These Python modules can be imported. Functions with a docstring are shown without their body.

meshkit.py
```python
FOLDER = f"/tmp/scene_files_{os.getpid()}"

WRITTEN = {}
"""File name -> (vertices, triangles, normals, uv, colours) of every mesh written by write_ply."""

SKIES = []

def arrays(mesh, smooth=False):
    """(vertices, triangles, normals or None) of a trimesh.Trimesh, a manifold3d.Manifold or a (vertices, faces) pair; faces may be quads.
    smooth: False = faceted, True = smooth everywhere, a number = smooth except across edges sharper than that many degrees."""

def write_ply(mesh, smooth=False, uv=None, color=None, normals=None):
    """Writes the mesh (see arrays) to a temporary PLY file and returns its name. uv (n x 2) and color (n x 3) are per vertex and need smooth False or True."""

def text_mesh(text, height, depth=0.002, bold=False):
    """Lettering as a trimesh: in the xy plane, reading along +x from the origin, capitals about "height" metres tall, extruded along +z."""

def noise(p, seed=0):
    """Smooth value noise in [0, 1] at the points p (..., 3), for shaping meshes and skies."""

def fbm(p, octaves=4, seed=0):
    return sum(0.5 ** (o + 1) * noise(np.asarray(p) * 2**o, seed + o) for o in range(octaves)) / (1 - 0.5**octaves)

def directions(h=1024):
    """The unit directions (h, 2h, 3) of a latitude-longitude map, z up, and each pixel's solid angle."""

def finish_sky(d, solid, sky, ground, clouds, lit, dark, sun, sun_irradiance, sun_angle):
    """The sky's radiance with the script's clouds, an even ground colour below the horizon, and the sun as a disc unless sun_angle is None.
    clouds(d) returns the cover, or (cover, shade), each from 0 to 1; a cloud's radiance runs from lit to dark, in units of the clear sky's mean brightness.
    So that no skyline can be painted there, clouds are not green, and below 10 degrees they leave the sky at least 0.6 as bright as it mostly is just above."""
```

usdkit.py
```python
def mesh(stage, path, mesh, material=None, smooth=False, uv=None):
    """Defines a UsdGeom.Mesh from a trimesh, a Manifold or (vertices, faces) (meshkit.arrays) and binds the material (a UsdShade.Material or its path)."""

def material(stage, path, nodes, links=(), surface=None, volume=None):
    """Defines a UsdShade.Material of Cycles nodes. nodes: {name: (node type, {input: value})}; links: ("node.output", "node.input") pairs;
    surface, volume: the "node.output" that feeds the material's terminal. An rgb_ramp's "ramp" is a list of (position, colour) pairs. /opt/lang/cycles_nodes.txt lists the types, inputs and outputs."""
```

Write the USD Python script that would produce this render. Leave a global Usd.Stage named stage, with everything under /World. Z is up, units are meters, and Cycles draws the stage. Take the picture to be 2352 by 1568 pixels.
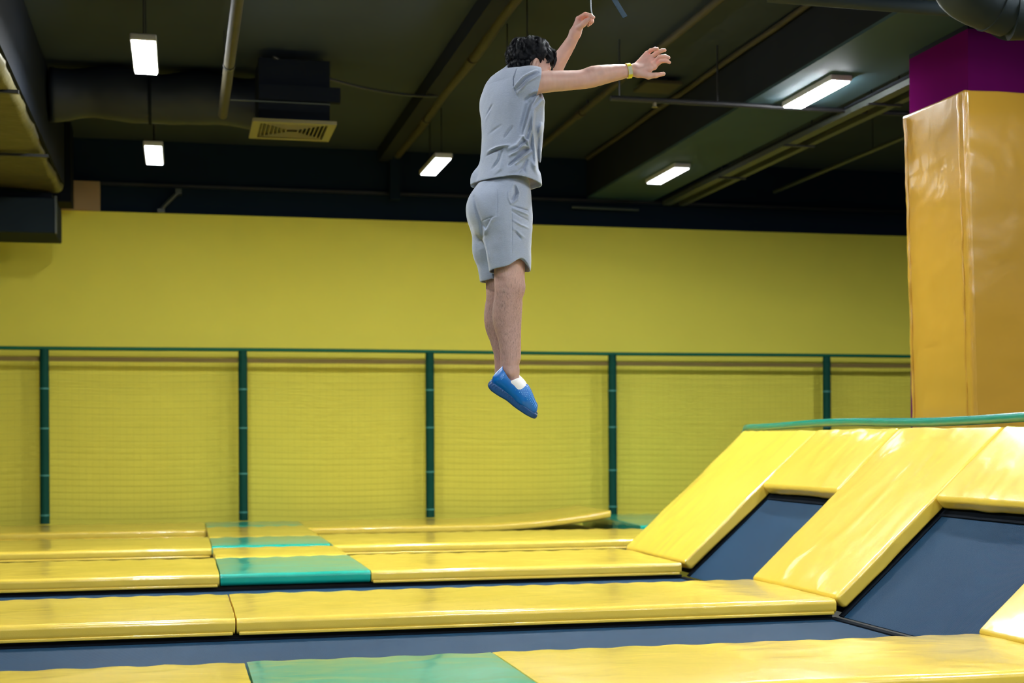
import math, random
import numpy as np
import trimesh
import usdkit, meshkit
from pxr import Usd, UsdGeom, UsdShade, UsdLux, Gf, Sdf, Vt
from scipy.ndimage import zoom as nd_zoom
from scipy.interpolate import CubicSpline, PchipInterpolator

stage = Usd.Stage.CreateInMemory()
UsdGeom.SetStageUpAxis(stage, UsdGeom.Tokens.z)
UsdGeom.SetStageMetersPerUnit(stage, 1.0)
WORLD = UsdGeom.Xform.Define(stage, '/World')
stage.SetDefaultPrim(WORLD.GetPrim())
UsdGeom.Scope.Define(stage, '/World/Looks')
random.seed(7)
rng = np.random.default_rng(7)

# ------------------------------------------------------------------ camera, light, exposure
YAW, ROLL, FPX, HORIZON = math.radians(13.1), .0045, 3267.0, 1012.0
R0 = np.array([math.cos(YAW), -math.sin(YAW), 0.0])
F0 = np.array([math.sin(YAW), math.cos(YAW), 0.0])
UPZ = np.array([0, 0, 1.0])
CAM = np.array([0, 0, 1.0])
RIGHT = math.cos(ROLL) * R0 - math.sin(ROLL) * UPZ
UP = math.cos(ROLL) * UPZ + math.sin(ROLL) * R0
EXPOSURE = 0.0
LAMP_STRENGTH = 155.0
LAMP_COLOUR = (0.93, 0.97, 1.0)

cam = UsdGeom.Camera.Define(stage, '/World/Camera')
m = np.eye(4)
m[0, :3], m[1, :3], m[2, :3], m[3, :3] = RIGHT, UP, -F0, CAM
cam.AddTransformOp().Set(Gf.Matrix4d(*m.ravel().tolist()))
cam.CreateHorizontalApertureAttr(36.0)
cam.CreateVerticalApertureAttr(24.0)
cam.CreateFocalLengthAttr(FPX * 36.0 / 2352)
cam.CreateVerticalApertureOffsetAttr((HORIZON - 784) * 36.0 / 2352)
cam.CreateHorizontalApertureOffsetAttr(0.0)
cam.CreateClippingRangeAttr(Gf.Vec2f(0.05, 200))
cam.CreateFStopAttr(2.4)
cam.CreateFocusDistanceAttr(6.9)
cam.CreateExposureAttr(EXPOSURE)


def ray(px, py):
    return F0 + (px - 1176) / FPX * RIGHT + (HORIZON - py) / FPX * UP


def at(px, py, depth):
    """the point of the place seen at pixel px, py, that many metres in front of the camera"""
    return CAM + depth * ray(px, py)


# ------------------------------------------------------------------ materials
MATS = {}


def mat(name, nodes, links=(), surface='p.BSDF'):
    MATS[name] = usdkit.material(stage, '/World/Looks/' + name, nodes, links, surface=surface)
    return MATS[name]


def vinyl(name, c1, c2, rough=.3, bump=.14):
    mat(name, {
        'g': ('geometry', {}),
        'big': ('noise_texture', {'scale': .8, 'detail': 3.0}),
        'm': ('mix', {'color1': c1, 'color2': c2}),
        'map': ('mapping', {'scale': (1.0, 1.6, 1.0)}),
        'n1': ('noise_texture', {'scale': 3.0, 'detail': 3.0, 'roughness': .45, 'distortion': .8}),
        'b1': ('bump', {'strength': bump, 'distance': .03}),
        'n2': ('noise_texture', {'scale': 320.0, 'detail': 1.0}),
        'b2': ('bump', {'strength': .12, 'distance': .002}),
        'rr': ('map_range', {'from_min': .3, 'from_max': .7, 'to_min': rough - .05, 'to_max': rough + .08, 'clamp': True}),
        'p': ('principled_bsdf', {'specular_ior_level': .5, 'coat_weight': .85, 'coat_roughness': .13}),
    }, [('g.position', 'big.vector'), ('g.position', 'map.vector'), ('map.vector', 'n1.vector'), ('g.position', 'n2.vector'),
        ('big.fac', 'm.fac'), ('m.color', 'p.base_color'), ('n1.fac', 'b1.height'), ('b1.normal', 'b2.normal'), ('n2.fac', 'b2.height'),
        ('b2.normal', 'p.normal'), ('b1.normal', 'p.coat_normal'), ('big.fac', 'rr.value'), ('rr.result', 'p.roughness')])


def plain(name, c, rough=.5, metal=0.0, spec=.5, var=.12, scale=3.0, bump=0.0, bscale=40.0):
    c = np.array(c)
    mat(name, {
        'g': ('geometry', {}),
        'n': ('noise_texture', {'scale': scale, 'detail': 4.0}),
        'm': ('mix', {'color1': tuple(c * (1 - var)), 'color2': tuple(np.minimum(c * (1 + var), 1))}),
        'n2': ('noise_texture', {'scale': bscale, 'detail': 3.0}),
        'b': ('bump', {'strength': bump, 'distance': .01}),
        'p': ('principled_bsdf', {'roughness': rough, 'metallic': metal, 'specular_ior_level': spec}),
    }, [('g.position', 'n.vector'), ('g.position', 'n2.vector'), ('n.fac', 'm.fac'), ('m.color', 'p.base_color'),
        ('n2.fac', 'b.height'), ('b.normal', 'p.normal')])


vinyl('yellow_vinyl', (.85, .595, .062), (.88, .635, .078))
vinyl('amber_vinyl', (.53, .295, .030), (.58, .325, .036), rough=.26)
vinyl('green_vinyl', (.000, .38, .27), (.001, .44, .32), rough=.28)
vinyl('rim_vinyl', (.002, .23, .15), (.004, .27, .18), rough=.25)
plain('post_foam', (.001, .055, .036), rough=.7, spec=.2)
plain('rail_paint', (.0005, .11, .055), rough=.5, spec=.3)
plain('tie_band', (.06, .26, .22), rough=.4)
plain('wall_yellow', (.77, .69, .078), rough=.6, spec=.3, var=.04, scale=1.2, bump=.05)
plain('wall_dark', (.005, .013, .026), rough=.8, spec=.1, scale=2.0)
plain('ceiling_dark', (.029, .038, .045), rough=.85, spec=.15, var=.25, scale=.9)
plain('beam_dark', (.009, .0115, .016), rough=.85, spec=.15, var=.3, scale=1.5)
plain('beam_teal', (.023, .054, .066), rough=.7, spec=.3, var=.2, scale=1.5)
plain('pipe_brown', (.050, .043, .026), rough=.65, spec=.15, var=.25, scale=6)
plain('pipe_black', (.012, .013, .014), rough=.5)
plain('track_metal', (.06, .07, .062), rough=.45, metal=.2)
plain('duct_wrap', (.017, .021, .030), rough=.5, spec=.25, var=.3, scale=3, bump=.5, bscale=7)
plain('duct_foil', (.095, .082, .032), rough=.5, metal=.35, var=.35, scale=3.5, bump=.9, bscale=9)
plain('duct_grey', (.018, .028, .033), rough=.6, metal=.1, spec=.3, var=.2)
plain('box_dark', (.004, .006, .010), rough=.85, spec=.12, var=.2)
plain('box_slate', (.010, .017, .024), rough=.8, spec=.12, var=.2)
plain('grille_tan', (.17, .145, .065), rough=.5)
plain('concrete_tan', (.34, .225, .12), rough=.8, bump=.2)
plain('purple_paint', (.095, .004, .068), rough=.9, spec=.0, var=.1)
plain('floor_grey', (.07, .07, .07), rough=.8)
plain('steel_dark', (.02, .02, .022), rough=.5, metal=.3)
plain('webbing', (.005, .008, .013), rough=.9, spec=.08)
plain('net_cord', (.46, .41, .035), rough=.8)
plain('net_hem', (.20, .14, .03), rough=.8)
plain('lamp_body', (.5, .5, .52), rough=.4)
plain('rope_white', (.55, .6, .68), rough=.6)
plain('strip_grey', (.012, .018, .023), rough=.9, spec=.0)
mat('lamp_diffuser', {'e': ('emission', {'color': LAMP_COLOUR, 'strength': LAMP_STRENGTH})}, surface='e.emission')
mat('lamp_diffuser_old', {'e': ('emission', {'color': LAMP_COLOUR, 'strength': LAMP_STRENGTH * .07})}, surface='e.emission')
mat('lamp_diffuser_new', {'e': ('emission', {'color': LAMP_COLOUR, 'strength': LAMP_STRENGTH * 2.1})}, surface='e.emission')
mat('bed_mat', {
    'g': ('geometry', {}),
    'n': ('noise_texture', {'scale': 3.0, 'detail': 4.0}),
    'm': ('mix', {'color1': (.004, .032, .074), 'color2': (.008, .048, .102)}),
    'wa': ('wave_texture', {'wave_type': 'bands', 'bands_direction': 'y', 'scale': 45.0, 'distortion': 2.0}),
    'wb': ('noise_texture', {'scale': 260.0, 'detail': 1.0}),
    'ad': ('math', {'math_type': 'add'}),
    'b': ('bump', {'strength': .35, 'distance': .004}),
    'p': ('principled_bsdf', {'roughness': .58, 'specular_ior_level': .16}),
}, [('g.position', 'n.vector'), ('g.position', 'wa.vector'), ('g.position', 'wb.vector'), ('n.fac', 'm.fac'), ('m.color', 'p.base_color'),
    ('wa.fac', 'ad.value1'), ('wb.fac', 'ad.value2'), ('ad.value', 'b.height'), ('b.normal', 'p.normal')])


def cloth(name, c1, c2):
    mat(name, {
        'g': ('texture_coordinate', {}),
        'n': ('noise_texture', {'scale': 260.0, 'detail': 3.0, 'roughness': .8}),
        'st': ('mapping', {'scale': (1.0, 1.0, 5.0)}),
        'n3': ('noise_texture', {'scale': 60.0, 'detail': 4.0}),
        'mf': ('math', {'math_type': 'add'}), 'mh': ('math', {'math_type': 'multiply', 'value2': .5}),
        'm': ('mix', {'color1': c1, 'color2': c2}),
        'b': ('bump', {'strength': .25, 'distance': .002}),
        'p': ('principled_bsdf', {'roughness': .9, 'specular_ior_level': .15, 'sheen_weight': .35, 'sheen_roughness': .4}),
    }, [('g.object', 'n.vector'), ('g.object', 'st.vector'), ('st.vector', 'n3.vector'), ('n.fac', 'mf.value1'), ('n3.fac', 'mf.value2'),
        ('mf.value', 'mh.value1'), ('mh.value', 'm.fac'), ('m.color', 'p.base_color'), ('n.fac', 'b.height'), ('b.normal', 'p.normal')])


cloth('heather_grey', (.25, .29, .365), (.44, .495, .61))
cloth('sock_white', (.72, .71, .70), (.85, .84, .83))
mat('skin', {
    'g': ('texture_coordinate', {}),
    'n': ('noise_texture', {'scale': 22.0, 'detail': 4.0}),
    'm': ('mix', {'color1': (.58, .345, .27), 'color2': (.69, .44, .36)}),
    'sep': ('separate_xyz', {}),
    'leg': ('map_range', {'from_min': .60, 'from_max': .80, 'to_min': 1.0, 'to_max': 0.0, 'clamp': True}),
    'leg2': ('map_range', {'from_min': .21, 'from_max': .32, 'to_min': 0.0, 'to_max': 1.0, 'clamp': True}),
    'hm': ('mapping', {'scale': (330.0, 330.0, 48.0)}),
    'hn': ('noise_texture', {'scale': 1.0, 'detail': 3.0, 'roughness': .65, 'distortion': 1.2}),
    'hr': ('map_range', {'from_min': .46, 'from_max': .72, 'to_min': 0.0, 'to_max': .75, 'clamp': True}),
    'h1': ('math', {'math_type': 'multiply'}), 'h2': ('math', {'math_type': 'multiply'}),
    'lm': ('mix', {'color2': (.43, .275, .245)}), 'lf': ('math', {'math_type': 'multiply', 'value2': .75}),
    'mm': ('mix', {'color2': (.14, .085, .085)}),
    'b': ('bump', {'strength': .15, 'distance': .004}),
    'p': ('principled_bsdf', {'roughness': .5, 'specular_ior_level': .4, 'subsurface_weight': .12, 'subsurface_radius': (1, .35, .2), 'subsurface_scale': .008}),
}, [('g.object', 'n.vector'), ('n.fac', 'm.fac'), ('g.object', 'sep.vector'), ('sep.z', 'leg.value'), ('sep.z', 'leg2.value'),
    ('g.object', 'hm.vector'), ('hm.vector', 'hn.vector'), ('hn.fac', 'hr.value'), ('leg.result', 'h1.value1'), ('leg2.result', 'h1.value2'),
    ('h1.value', 'h2.value1'), ('hr.result', 'h2.value2'), ('m.color', 'lm.color1'), ('leg.result', 'lf.value1'), ('lf.value', 'lm.fac'),
    ('lm.color', 'mm.color1'), ('h2.value', 'mm.fac'), ('mm.color', 'p.base_color'), ('n.fac', 'b.height'), ('b.normal', 'p.normal')])
mat('hair_black', {
    'g': ('texture_coordinate', {}),
    'n': ('noise_texture', {'scale': 180.0, 'detail': 2.0}),
    'b': ('bump', {'strength': .3, 'distance': .002}),
    'p': ('principled_bsdf', {'base_color': (.008, .009, .013), 'roughness': .38, 'specular_ior_level': .45}),
}, [('g.object', 'n.vector'), ('n.fac', 'b.height'), ('b.normal', 'p.normal')])
plain('hair_root', (.006, .007, .010), rough=.75, spec=.25)
mat('shoe_blue', {
    'g': ('texture_coordinate', {}),
    'n': ('noise_texture', {'scale': 30.0, 'detail': 2.0}),
    'm': ('mix', {'color1': (.0, .120, .44), 'color2': (.001, .155, .52)}),
    'p': ('principled_bsdf', {'roughness': .38, 'specular_ior_level': .5, }),
}, [('g.object', 'n.vector'), ('n.fac', 'm.fac'), ('m.color', 'p.base_color')])
plain('sole_blue', (.0, .055, .19), rough=.5)
plain('hole_light', (.25, .55, .85), rough=.5)
plain('band_yellow', (.80, .70, .02), rough=.35)
plain('band_white', (.80, .80, .66), rough=.4)
plain('tag_white', (.62, .64, .68), rough=.7)
plain('eye_white', (.75, .72, .70), rough=.2)
plain('eye_dark', (.02, .012, .01), rough=.15)
plain('lip_red', (.45, .17, .14), rough=.5)
plain('seam_grey', (.16, .18, .22), rough=.9)
plain('seam_yellow', (.42, .26, .02), rough=.5)

# ------------------------------------------------------------------ scene helpers
USED = {}


def numbered(base):
    n = USED.get(base, -1) + 1
    USED[base] = n
    return base if n == 0 else f'{base}_{n:03d}'


def tag(prim, label=None, cat=None, group=None, kind=None):
    for k, v in (('label', label), ('category', cat), ('group', group), ('kind', kind)):
        if v:
            prim.SetCustomDataByKey(k, v)
    return prim


def thing(name, label, cat, loc=(0, 0, 0), rotz=0, group=None, kind=None):
    x = UsdGeom.Xform.Define(stage, numbered('/World/' + name))
    x.AddTranslateOp().Set(Gf.Vec3d(*map(float, loc)))
    if rotz:
        x.AddRotateZOp().Set(math.degrees(rotz))
    return tag(x.GetPrim(), label, cat, group, kind)


def obj(name, mesh, material, parent=None, smooth=30, label=None, cat=None, group=None, kind=None):
    base = str(parent.GetPath()) if parent is not None else '/World'
    g = usdkit.mesh(stage, numbered(base + '/' + name), mesh, MATS[material], smooth)
    return tag(g.GetPrim(), label, cat, group, kind)


def struct(name, mesh, material, parent=None, smooth=30):
    return obj(name, mesh, material, parent, smooth, kind='structure' if parent is None else None)


cat_ = trimesh.util.concatenate


def box(x0, x1, y0, y1, z0, z1):
    return trimesh.creation.box(bounds=[[min(x0, x1), min(y0, y1), min(z0, z1)], [max(x0, x1), max(y0, y1), max(z0, z1)]])


def tube(pts, r, n=12, cap=True):
    """a round bar along a polyline; r one radius or one for each point"""
    pts = np.asarray(pts, float)
    r = np.broadcast_to(np.asarray(r, float), (len(pts),))
    t = np.gradient(pts, axis=0)
    t /= np.linalg.norm(t, axis=1, keepdims=True)
    ref = np.array([0, 0, 1.0]) if abs(t[0, 2]) < .9 else np.array([1.0, 0, 0])
    u = np.cross(t[0], ref); u /= np.linalg.norm(u)
    V, F = [], []
    for i in range(len(pts)):
        u = u - t[i] * (u @ t[i]); u /= np.linalg.norm(u)
        w = np.cross(t[i], u)
        ang = np.linspace(0, 2 * np.pi, n, endpoint=False)
        V.append(pts[i] + r[i] * (np.cos(ang)[:, None] * u + np.sin(ang)[:, None] * w))
    V = np.vstack(V)
    for i in range(len(pts) - 1):
        for k in range(n):
            a, b = i * n + k, i * n + (k + 1) % n
            F += [[a, b, b + n], [a, b + n, a + n]]
    if cap:
        V = np.vstack([V, pts[0], pts[-1]])
        c0, c1 = len(V) - 2, len(V) - 1
        for k in range(n):
            F += [[c0, (k + 1) % n, k], [c1, (len(pts) - 1) * n + k, (len(pts) - 1) * n + (k + 1) % n]]
    return trimesh.Trimesh(V, F, process=False)


def rbox(size, r, step):
    """a rounded box centred at the origin with a grid fine enough to be displaced"""
    e = np.asarray(size, float) / 2
    V, F, off = [], [], 0
    for ax in range(3):
        b, c = [(1, 2), (2, 0), (0, 1)][ax]

        def ticks(k):
            core = np.linspace(-(e[k] - r), e[k] - r, max(2, int(2 * (e[k] - r) / step) + 2))
            edge = e[k] - r * (1 - np.tan(np.pi / 4 * np.array([.33, .67, 1.0])))   # rounds evenly
            return np.concatenate([-edge[::-1], core, edge])
        tb, tc = ticks(b), ticks(c)
        B, C2 = np.meshgrid(tb, tc, indexing='ij')
        nb, nc = B.shape
        idx = np.arange(nb * nc).reshape(nb, nc)
        q = np.stack([idx[:-1, :-1], idx[1:, :-1], idx[1:, 1:], idx[:-1, 1:]], -1).reshape(-1, 4)
        for s in (-1, 1):
            p = np.zeros((nb * nc, 3))
            p[:, ax], p[:, b], p[:, c] = s * e[ax], B.ravel(), C2.ravel()
            qq = q if s > 0 else q[:, ::-1]
            V.append(p); F.append(np.vstack([qq[:, [0, 1, 2]], qq[:, [0, 2, 3]]]) + off)
            off += len(p)
    V, F = np.vstack(V), np.vstack(F)
    q = np.clip(V, -(e - r), e - r)
    d = V - q
    V = q + d / np.maximum(np.linalg.norm(d, axis=1, keepdims=True), 1e-9) * r
    mesh = trimesh.Trimesh(V, F, process=False)
    mesh.merge_vertices(digits_vertex=5)
    return mesh


def wrinkled(mesh, seed, amp=.006, scale=2.2, stretch=(1, 1, 1), flat_below=None):
    v = np.array(mesh.vertices)
    n = mesh.vertex_normals
    a = meshkit.fbm(v * np.array(stretch) * scale + seed * 3.1, 3, seed) - .5
    rid = 1 - np.abs(2 * meshkit.noise(v * np.array(stretch) * scale * 2.3 + 11.7 * seed, seed + 5) - 1)
    k = a * 2.2 * amp + (rid ** 5) * amp * .55
    if flat_below is not None:
        k = k * np.clip((v[:, 2] - flat_below) / .05, 0, 1)
    mesh.vertices = v + n * k[:, None]
    return mesh


def pad_mesh(x0, x1, y0, y1, z0, z1, seed, r=.03, step=.035, amp=.0045, ripple=.003):
    m_ = rbox((x1 - x0, y1 - y0, z1 - z0), r, step)
    v = np.array(m_.vertices)
    hx, hy = (x1 - x0) / 2, (y1 - y0) / 2
    top = np.clip(v[:, 2] / ((z1 - z0) / 2), 0, 1)
    puff = (1 - (v[:, 1] / hy) ** 4) * (1 - np.clip(np.abs(v[:, 0]) / hx, 0, 1) ** 12)
    far = np.clip((v[:, 1] / hy - .6) / .4, 0, 1)
    v[:, 2] += top * (puff * .012 - .006)
    ex = hx - np.abs(v[:, 0])                              # square ends, so that neighbours butt without a notch
    v[:, 0] = np.sign(v[:, 0]) * (hx - np.where(ex < r, ex * .08, r * .08 + (ex - r) * (hx - r * .08) / (hx - r)))
    v[:, 2] += top * far * ripple * np.sin((v[:, 0] + x0) * 2 * np.pi / .19 + 2.0 * np.sin(v[:, 0] * 1.7 + seed))
    m_.vertices = v + np.array([(x0 + x1) / 2, (y0 + y1) / 2, (z0 + z1) / 2])
    return wrinkled(m_, seed, amp, flat_below=z0)


# ------------------------------------------------------------------ the hall: floor, walls, ceiling, beams
WALL_Y, YELLOW_TOP, CEIL = 16.75, 3.62, 4.46
FLOOR = -.8
struct('floor', box(-8, 14, -9, WALL_Y + .3, FLOOR - .1, FLOOR), 'floor_grey')
struct('ceiling', box(-8, 14, -9, WALL_Y + .3, CEIL, CEIL + .15), 'ceiling_dark')
struct('wall_back', box(-8, 14, WALL_Y, WALL_Y + .3, FLOOR, YELLOW_TOP), 'wall_yellow')
struct('wall_upper', box(-8, 14, WALL_Y + .08, WALL_Y + .3, YELLOW_TOP, CEIL), 'wall_dark')
struct('wall_left', box(-8.2, -8, -9, WALL_Y + .3, FLOOR, CEIL), 'wall_dark')
struct('wall_right', box(14, 14.2, -9, WALL_Y + .3, FLOOR, CEIL), 'wall_dark')
struct('wall_front', box(-8, 14, -9.2, -9, FLOOR, CEIL), 'wall_dark')
struct('trim_1', box(-8, 14, WALL_Y + .03, WALL_Y + .08, 3.93, 3.96), 'pipe_black')


def roundbar_y(x, z, y0, y1, r, n=14):
    return tube([[x, y, z] for y in np.linspace(y0, y1, 2)], r, n)


# deep dark beam carrying the right row of lamps
b = thing('ceiling_beam', 'deep dark ceiling beam with teal underside that carries the right hand lamps', 'beam', kind='structure')
obj('web', box(4.87, 5.72, 2, WALL_Y + .06, 3.99, CEIL), 'beam_dark', b)
obj('soffit', box(4.87, 5.72, 2, WALL_Y + .06, 3.965, 3.99), 'beam_teal', b)

# ------------------------------------------------------------------ trampolines: frame, beds, pads
fr = thing('steel_deck', 'dark steel trampoline frame standing under the yellow pads', 'frame')
ROWS = [(-4, 3.66, 4.95, 5.97), (-4.2, 3.66, 7.42, 8.66), (-4.6, 3.66, 9.92, 11.36), (-5, 4.62, 12.44, 13.95), (-5.4, 4.62, 15.05, 16.42)]
for x0, x1, y0, y1 in ROWS:
    obj('rail', box(x0 + .02, x1 - .05, y0 + .06, y1 - .06, -.06, .004), 'steel_dark', fr)
    for x in np.linspace(x0 + .1, x1 - .15, 4):
        for y in (y0 + .15, y1 - .15):
            obj('leg', box(x - .03, x + .03, y - .03, y + .03, FLOOR, -.06), 'steel_dark', fr)
obj('cross_rail', box(.30, 1.24, 11.36, 12.44, -.06, .004), 'steel_dark', fr)
obj('cross_rail', box(.30, 1.24, 13.95, 15.05, -.06, .004), 'steel_dark', fr)


def bed(x0, x1, y0, y1, label, seed):
    nx, ny = max(8, int((x1 - x0) / .08)), max(8, int((y1 - y0) / .08))
    X, Y = np.meshgrid(np.linspace(x0, x1, nx), np.linspace(y0, y1, ny), indexing='ij')
    sag = -.012 * (1 - ((X - (x0 + x1) / 2) / ((x1 - x0) / 2)) ** 2) * (1 - ((Y - (y0 + y1) / 2) / ((y1 - y0) / 2)) ** 2)
    V = np.stack([X, Y, sag - .018], -1).reshape(-1, 3)
    idx = np.arange(nx * ny).reshape(nx, ny)
    q = np.stack([idx[:-1, :-1], idx[1:, :-1], idx[1:, 1:], idx[:-1, 1:]], -1).reshape(-1, 4)
    F = np.vstack([q[:, [0, 1, 2]], q[:, [0, 2, 3]]])
    n = len(V)
    mesh = trimesh.Trimesh(np.vstack([V, V - [0, 0, .006]]), np.vstack([F, F[:, ::-1] + n]), process=False)
    t = thing('trampoline_bed', label, 'trampoline bed')
    obj('mat', mesh, 'bed_mat', t, smooth=True)
    w = .045
    for e_ in (box(x0, x1, y0, y0 + w, -.02, -.010), box(x0, x1, y1 - w, y1, -.02, -.010),
               box(x0, x0 + w, y0, y1, -.02, -.010), box(x1 - w, x1, y0, y1, -.02, -.010)):
        obj('edge_webbing', e_, 'webbing', t)
    return t


bed(-4, 3.62, 2.9, 5.0, 'dark blue trampoline bed hidden in front of the nearest pad row', 1)
bed(-4, 3.62, 5.93, 7.46, 'long dark blue trampoline bed nearest the camera, under the jumping man', 2)
bed(-4.2, 3.62, 8.62, 9.96, 'narrow strip of dark blue trampoline bed behind the second pad row', 3)
bed(-4.6, .29, 11.32, 12.48, 'dark trampoline bed left of the centre strip, third gap from the front', 4)
bed(1.25, 4.58, 11.32, 12.48, 'dark trampoline bed right of the centre strip, third gap from the front', 5)
bed(-5, .29, 13.91, 15.09, 'dark trampoline bed left of the centre strip, in the gap nearest the fence', 6)
bed(1.25, 4.58, 13.91, 15.09, 'dark trampoline bed right of the centre strip, in the gap nearest the fence', 7)

XL, XR = .255, 1.29
ZB, ZT = .014, .10


def floor_pad(x0, x1, y0, y1, label, material, seed, group, lift=0.0):
    t = thing('safety_pad', label, 'pad', group=group)
    mesh = pad_mesh(x0 + .003, x1 - .003, y0, y1, ZB, ZT, seed)
    if lift:
        v = np.array(mesh.vertices)
        v[:, 2] += lift * np.clip((v[:, 0] - (x1 - 1.6)) / 1.6, 0, 1) ** 2
        mesh.vertices = v
    obj('cover', mesh, material, t, smooth=True)
    if material == 'yellow_vinyl' and not lift:
        sk = rbox((x1 - x0 - .03, .02, .018), .006, .08)
        sk.apply_translation([(x0 + x1) / 2, y0 + .008, ZB + .004])
        obj('skirt', sk, material, t, smooth=True)
    return t


Y_, G_ = 'yellow_vinyl', 'green_vinyl'
gy, gg = 'yellow pads along the trampoline rows', 'green crossing pads of the centre strip'
floor_pad(-4, XL, 4.95, 5.97, 'yellow vinyl pad at the bottom left corner, left of the nearest green pad', Y_, 1, gy)
floor_pad(XL, XR, 4.95, 5.97, 'bright green vinyl pad at the bottom edge, nearest the camera', G_, 2, gg)
floor_pad(XR, 3.61, 4.95, 5.97, 'yellow vinyl pad at the bottom right, right of the nearest green pad', Y_, 3, gy)
floor_pad(-4.2, .27, 7.42, 8.66, 'left yellow pad of the second row, between the two wide dark beds', Y_, 4, gy)
floor_pad(.27, 3.61, 7.42, 8.66, 'long right yellow pad of the second row, ending at the sloped middle pad', Y_, 5, gy)
floor_pad(-4.6, XL, 9.92, 11.36, 'yellow pad left of the large green block in the third row', Y_, 6, gy)
floor_pad(XL, XR, 9.92, 11.36, 'large green vinyl pad with dark front face in the third row', G_, 7, gg)
floor_pad(XR, 3.59, 9.92, 11.36, 'yellow pad of the third row right of the green block, ending at the ramp corner', Y_, 8, gy)
floor_pad(XL, XR, 11.37, 12.43, 'short yellow pad of the centre strip just behind the large green block', Y_, 9, 'yellow pads of the centre strip')
floor_pad(-5, XL, 12.44, 13.95, 'yellow pad of the fourth row left of the centre strip', Y_, 10, gy)
floor_pad(XL, XR, 12.66, 13.80, 'thin looking green crossing pad in the fourth row of the centre strip', G_, 11, gg)
floor_pad(XR, 4.6, 12.44, 13.95, 'yellow pad of the fourth row right of the centre strip', Y_, 12, gy)
floor_pad(XL, XR, 13.82, 15.50, 'short yellow pad of the centre strip just in front of the fence', Y_, 13, 'yellow pads of the centre strip')
floor_pad(-5.4, XL, 15.05, 16.40, 'farthest yellow pad at the fence foot, left of the centre strip', Y_, 14, gy)
floor_pad(XL, XR, 15.52, 16.40, 'farthest green crossing pad at the foot of the fence', G_, 15, gg)
floor_pad(XR, 4.62, 15.05, 16.40, 'farthest yellow pad whose right end curls up beside the green corner pad', Y_, 16, gy, lift=.13)
t = thing('corner_pad', 'green corner pad at the foot of the fourth fence post beside the ramp', 'pad')
obj('cover', pad_mesh(4.68, 6.3, 14.2, 16.40, -.02, .115, 17), G_, t, smooth=True)

# sloped wall of trampolines on the right
HX, HZ, DX, DZ = 3.62, .035, 1.10, 1.00
SL = math.hypot(DX, DZ)
TH = math.atan2(DZ, DX)
RAMP = np.eye(4)
RAMP[:3, 0] = [math.cos(TH), 0, math.sin(TH)]
RAMP[:3, 1] = [0, 1, 0]
RAMP[:3, 2] = [-math.sin(TH), 0, math.cos(TH)]
RAMP[:3, 3] = [HX, 0, HZ]


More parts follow.
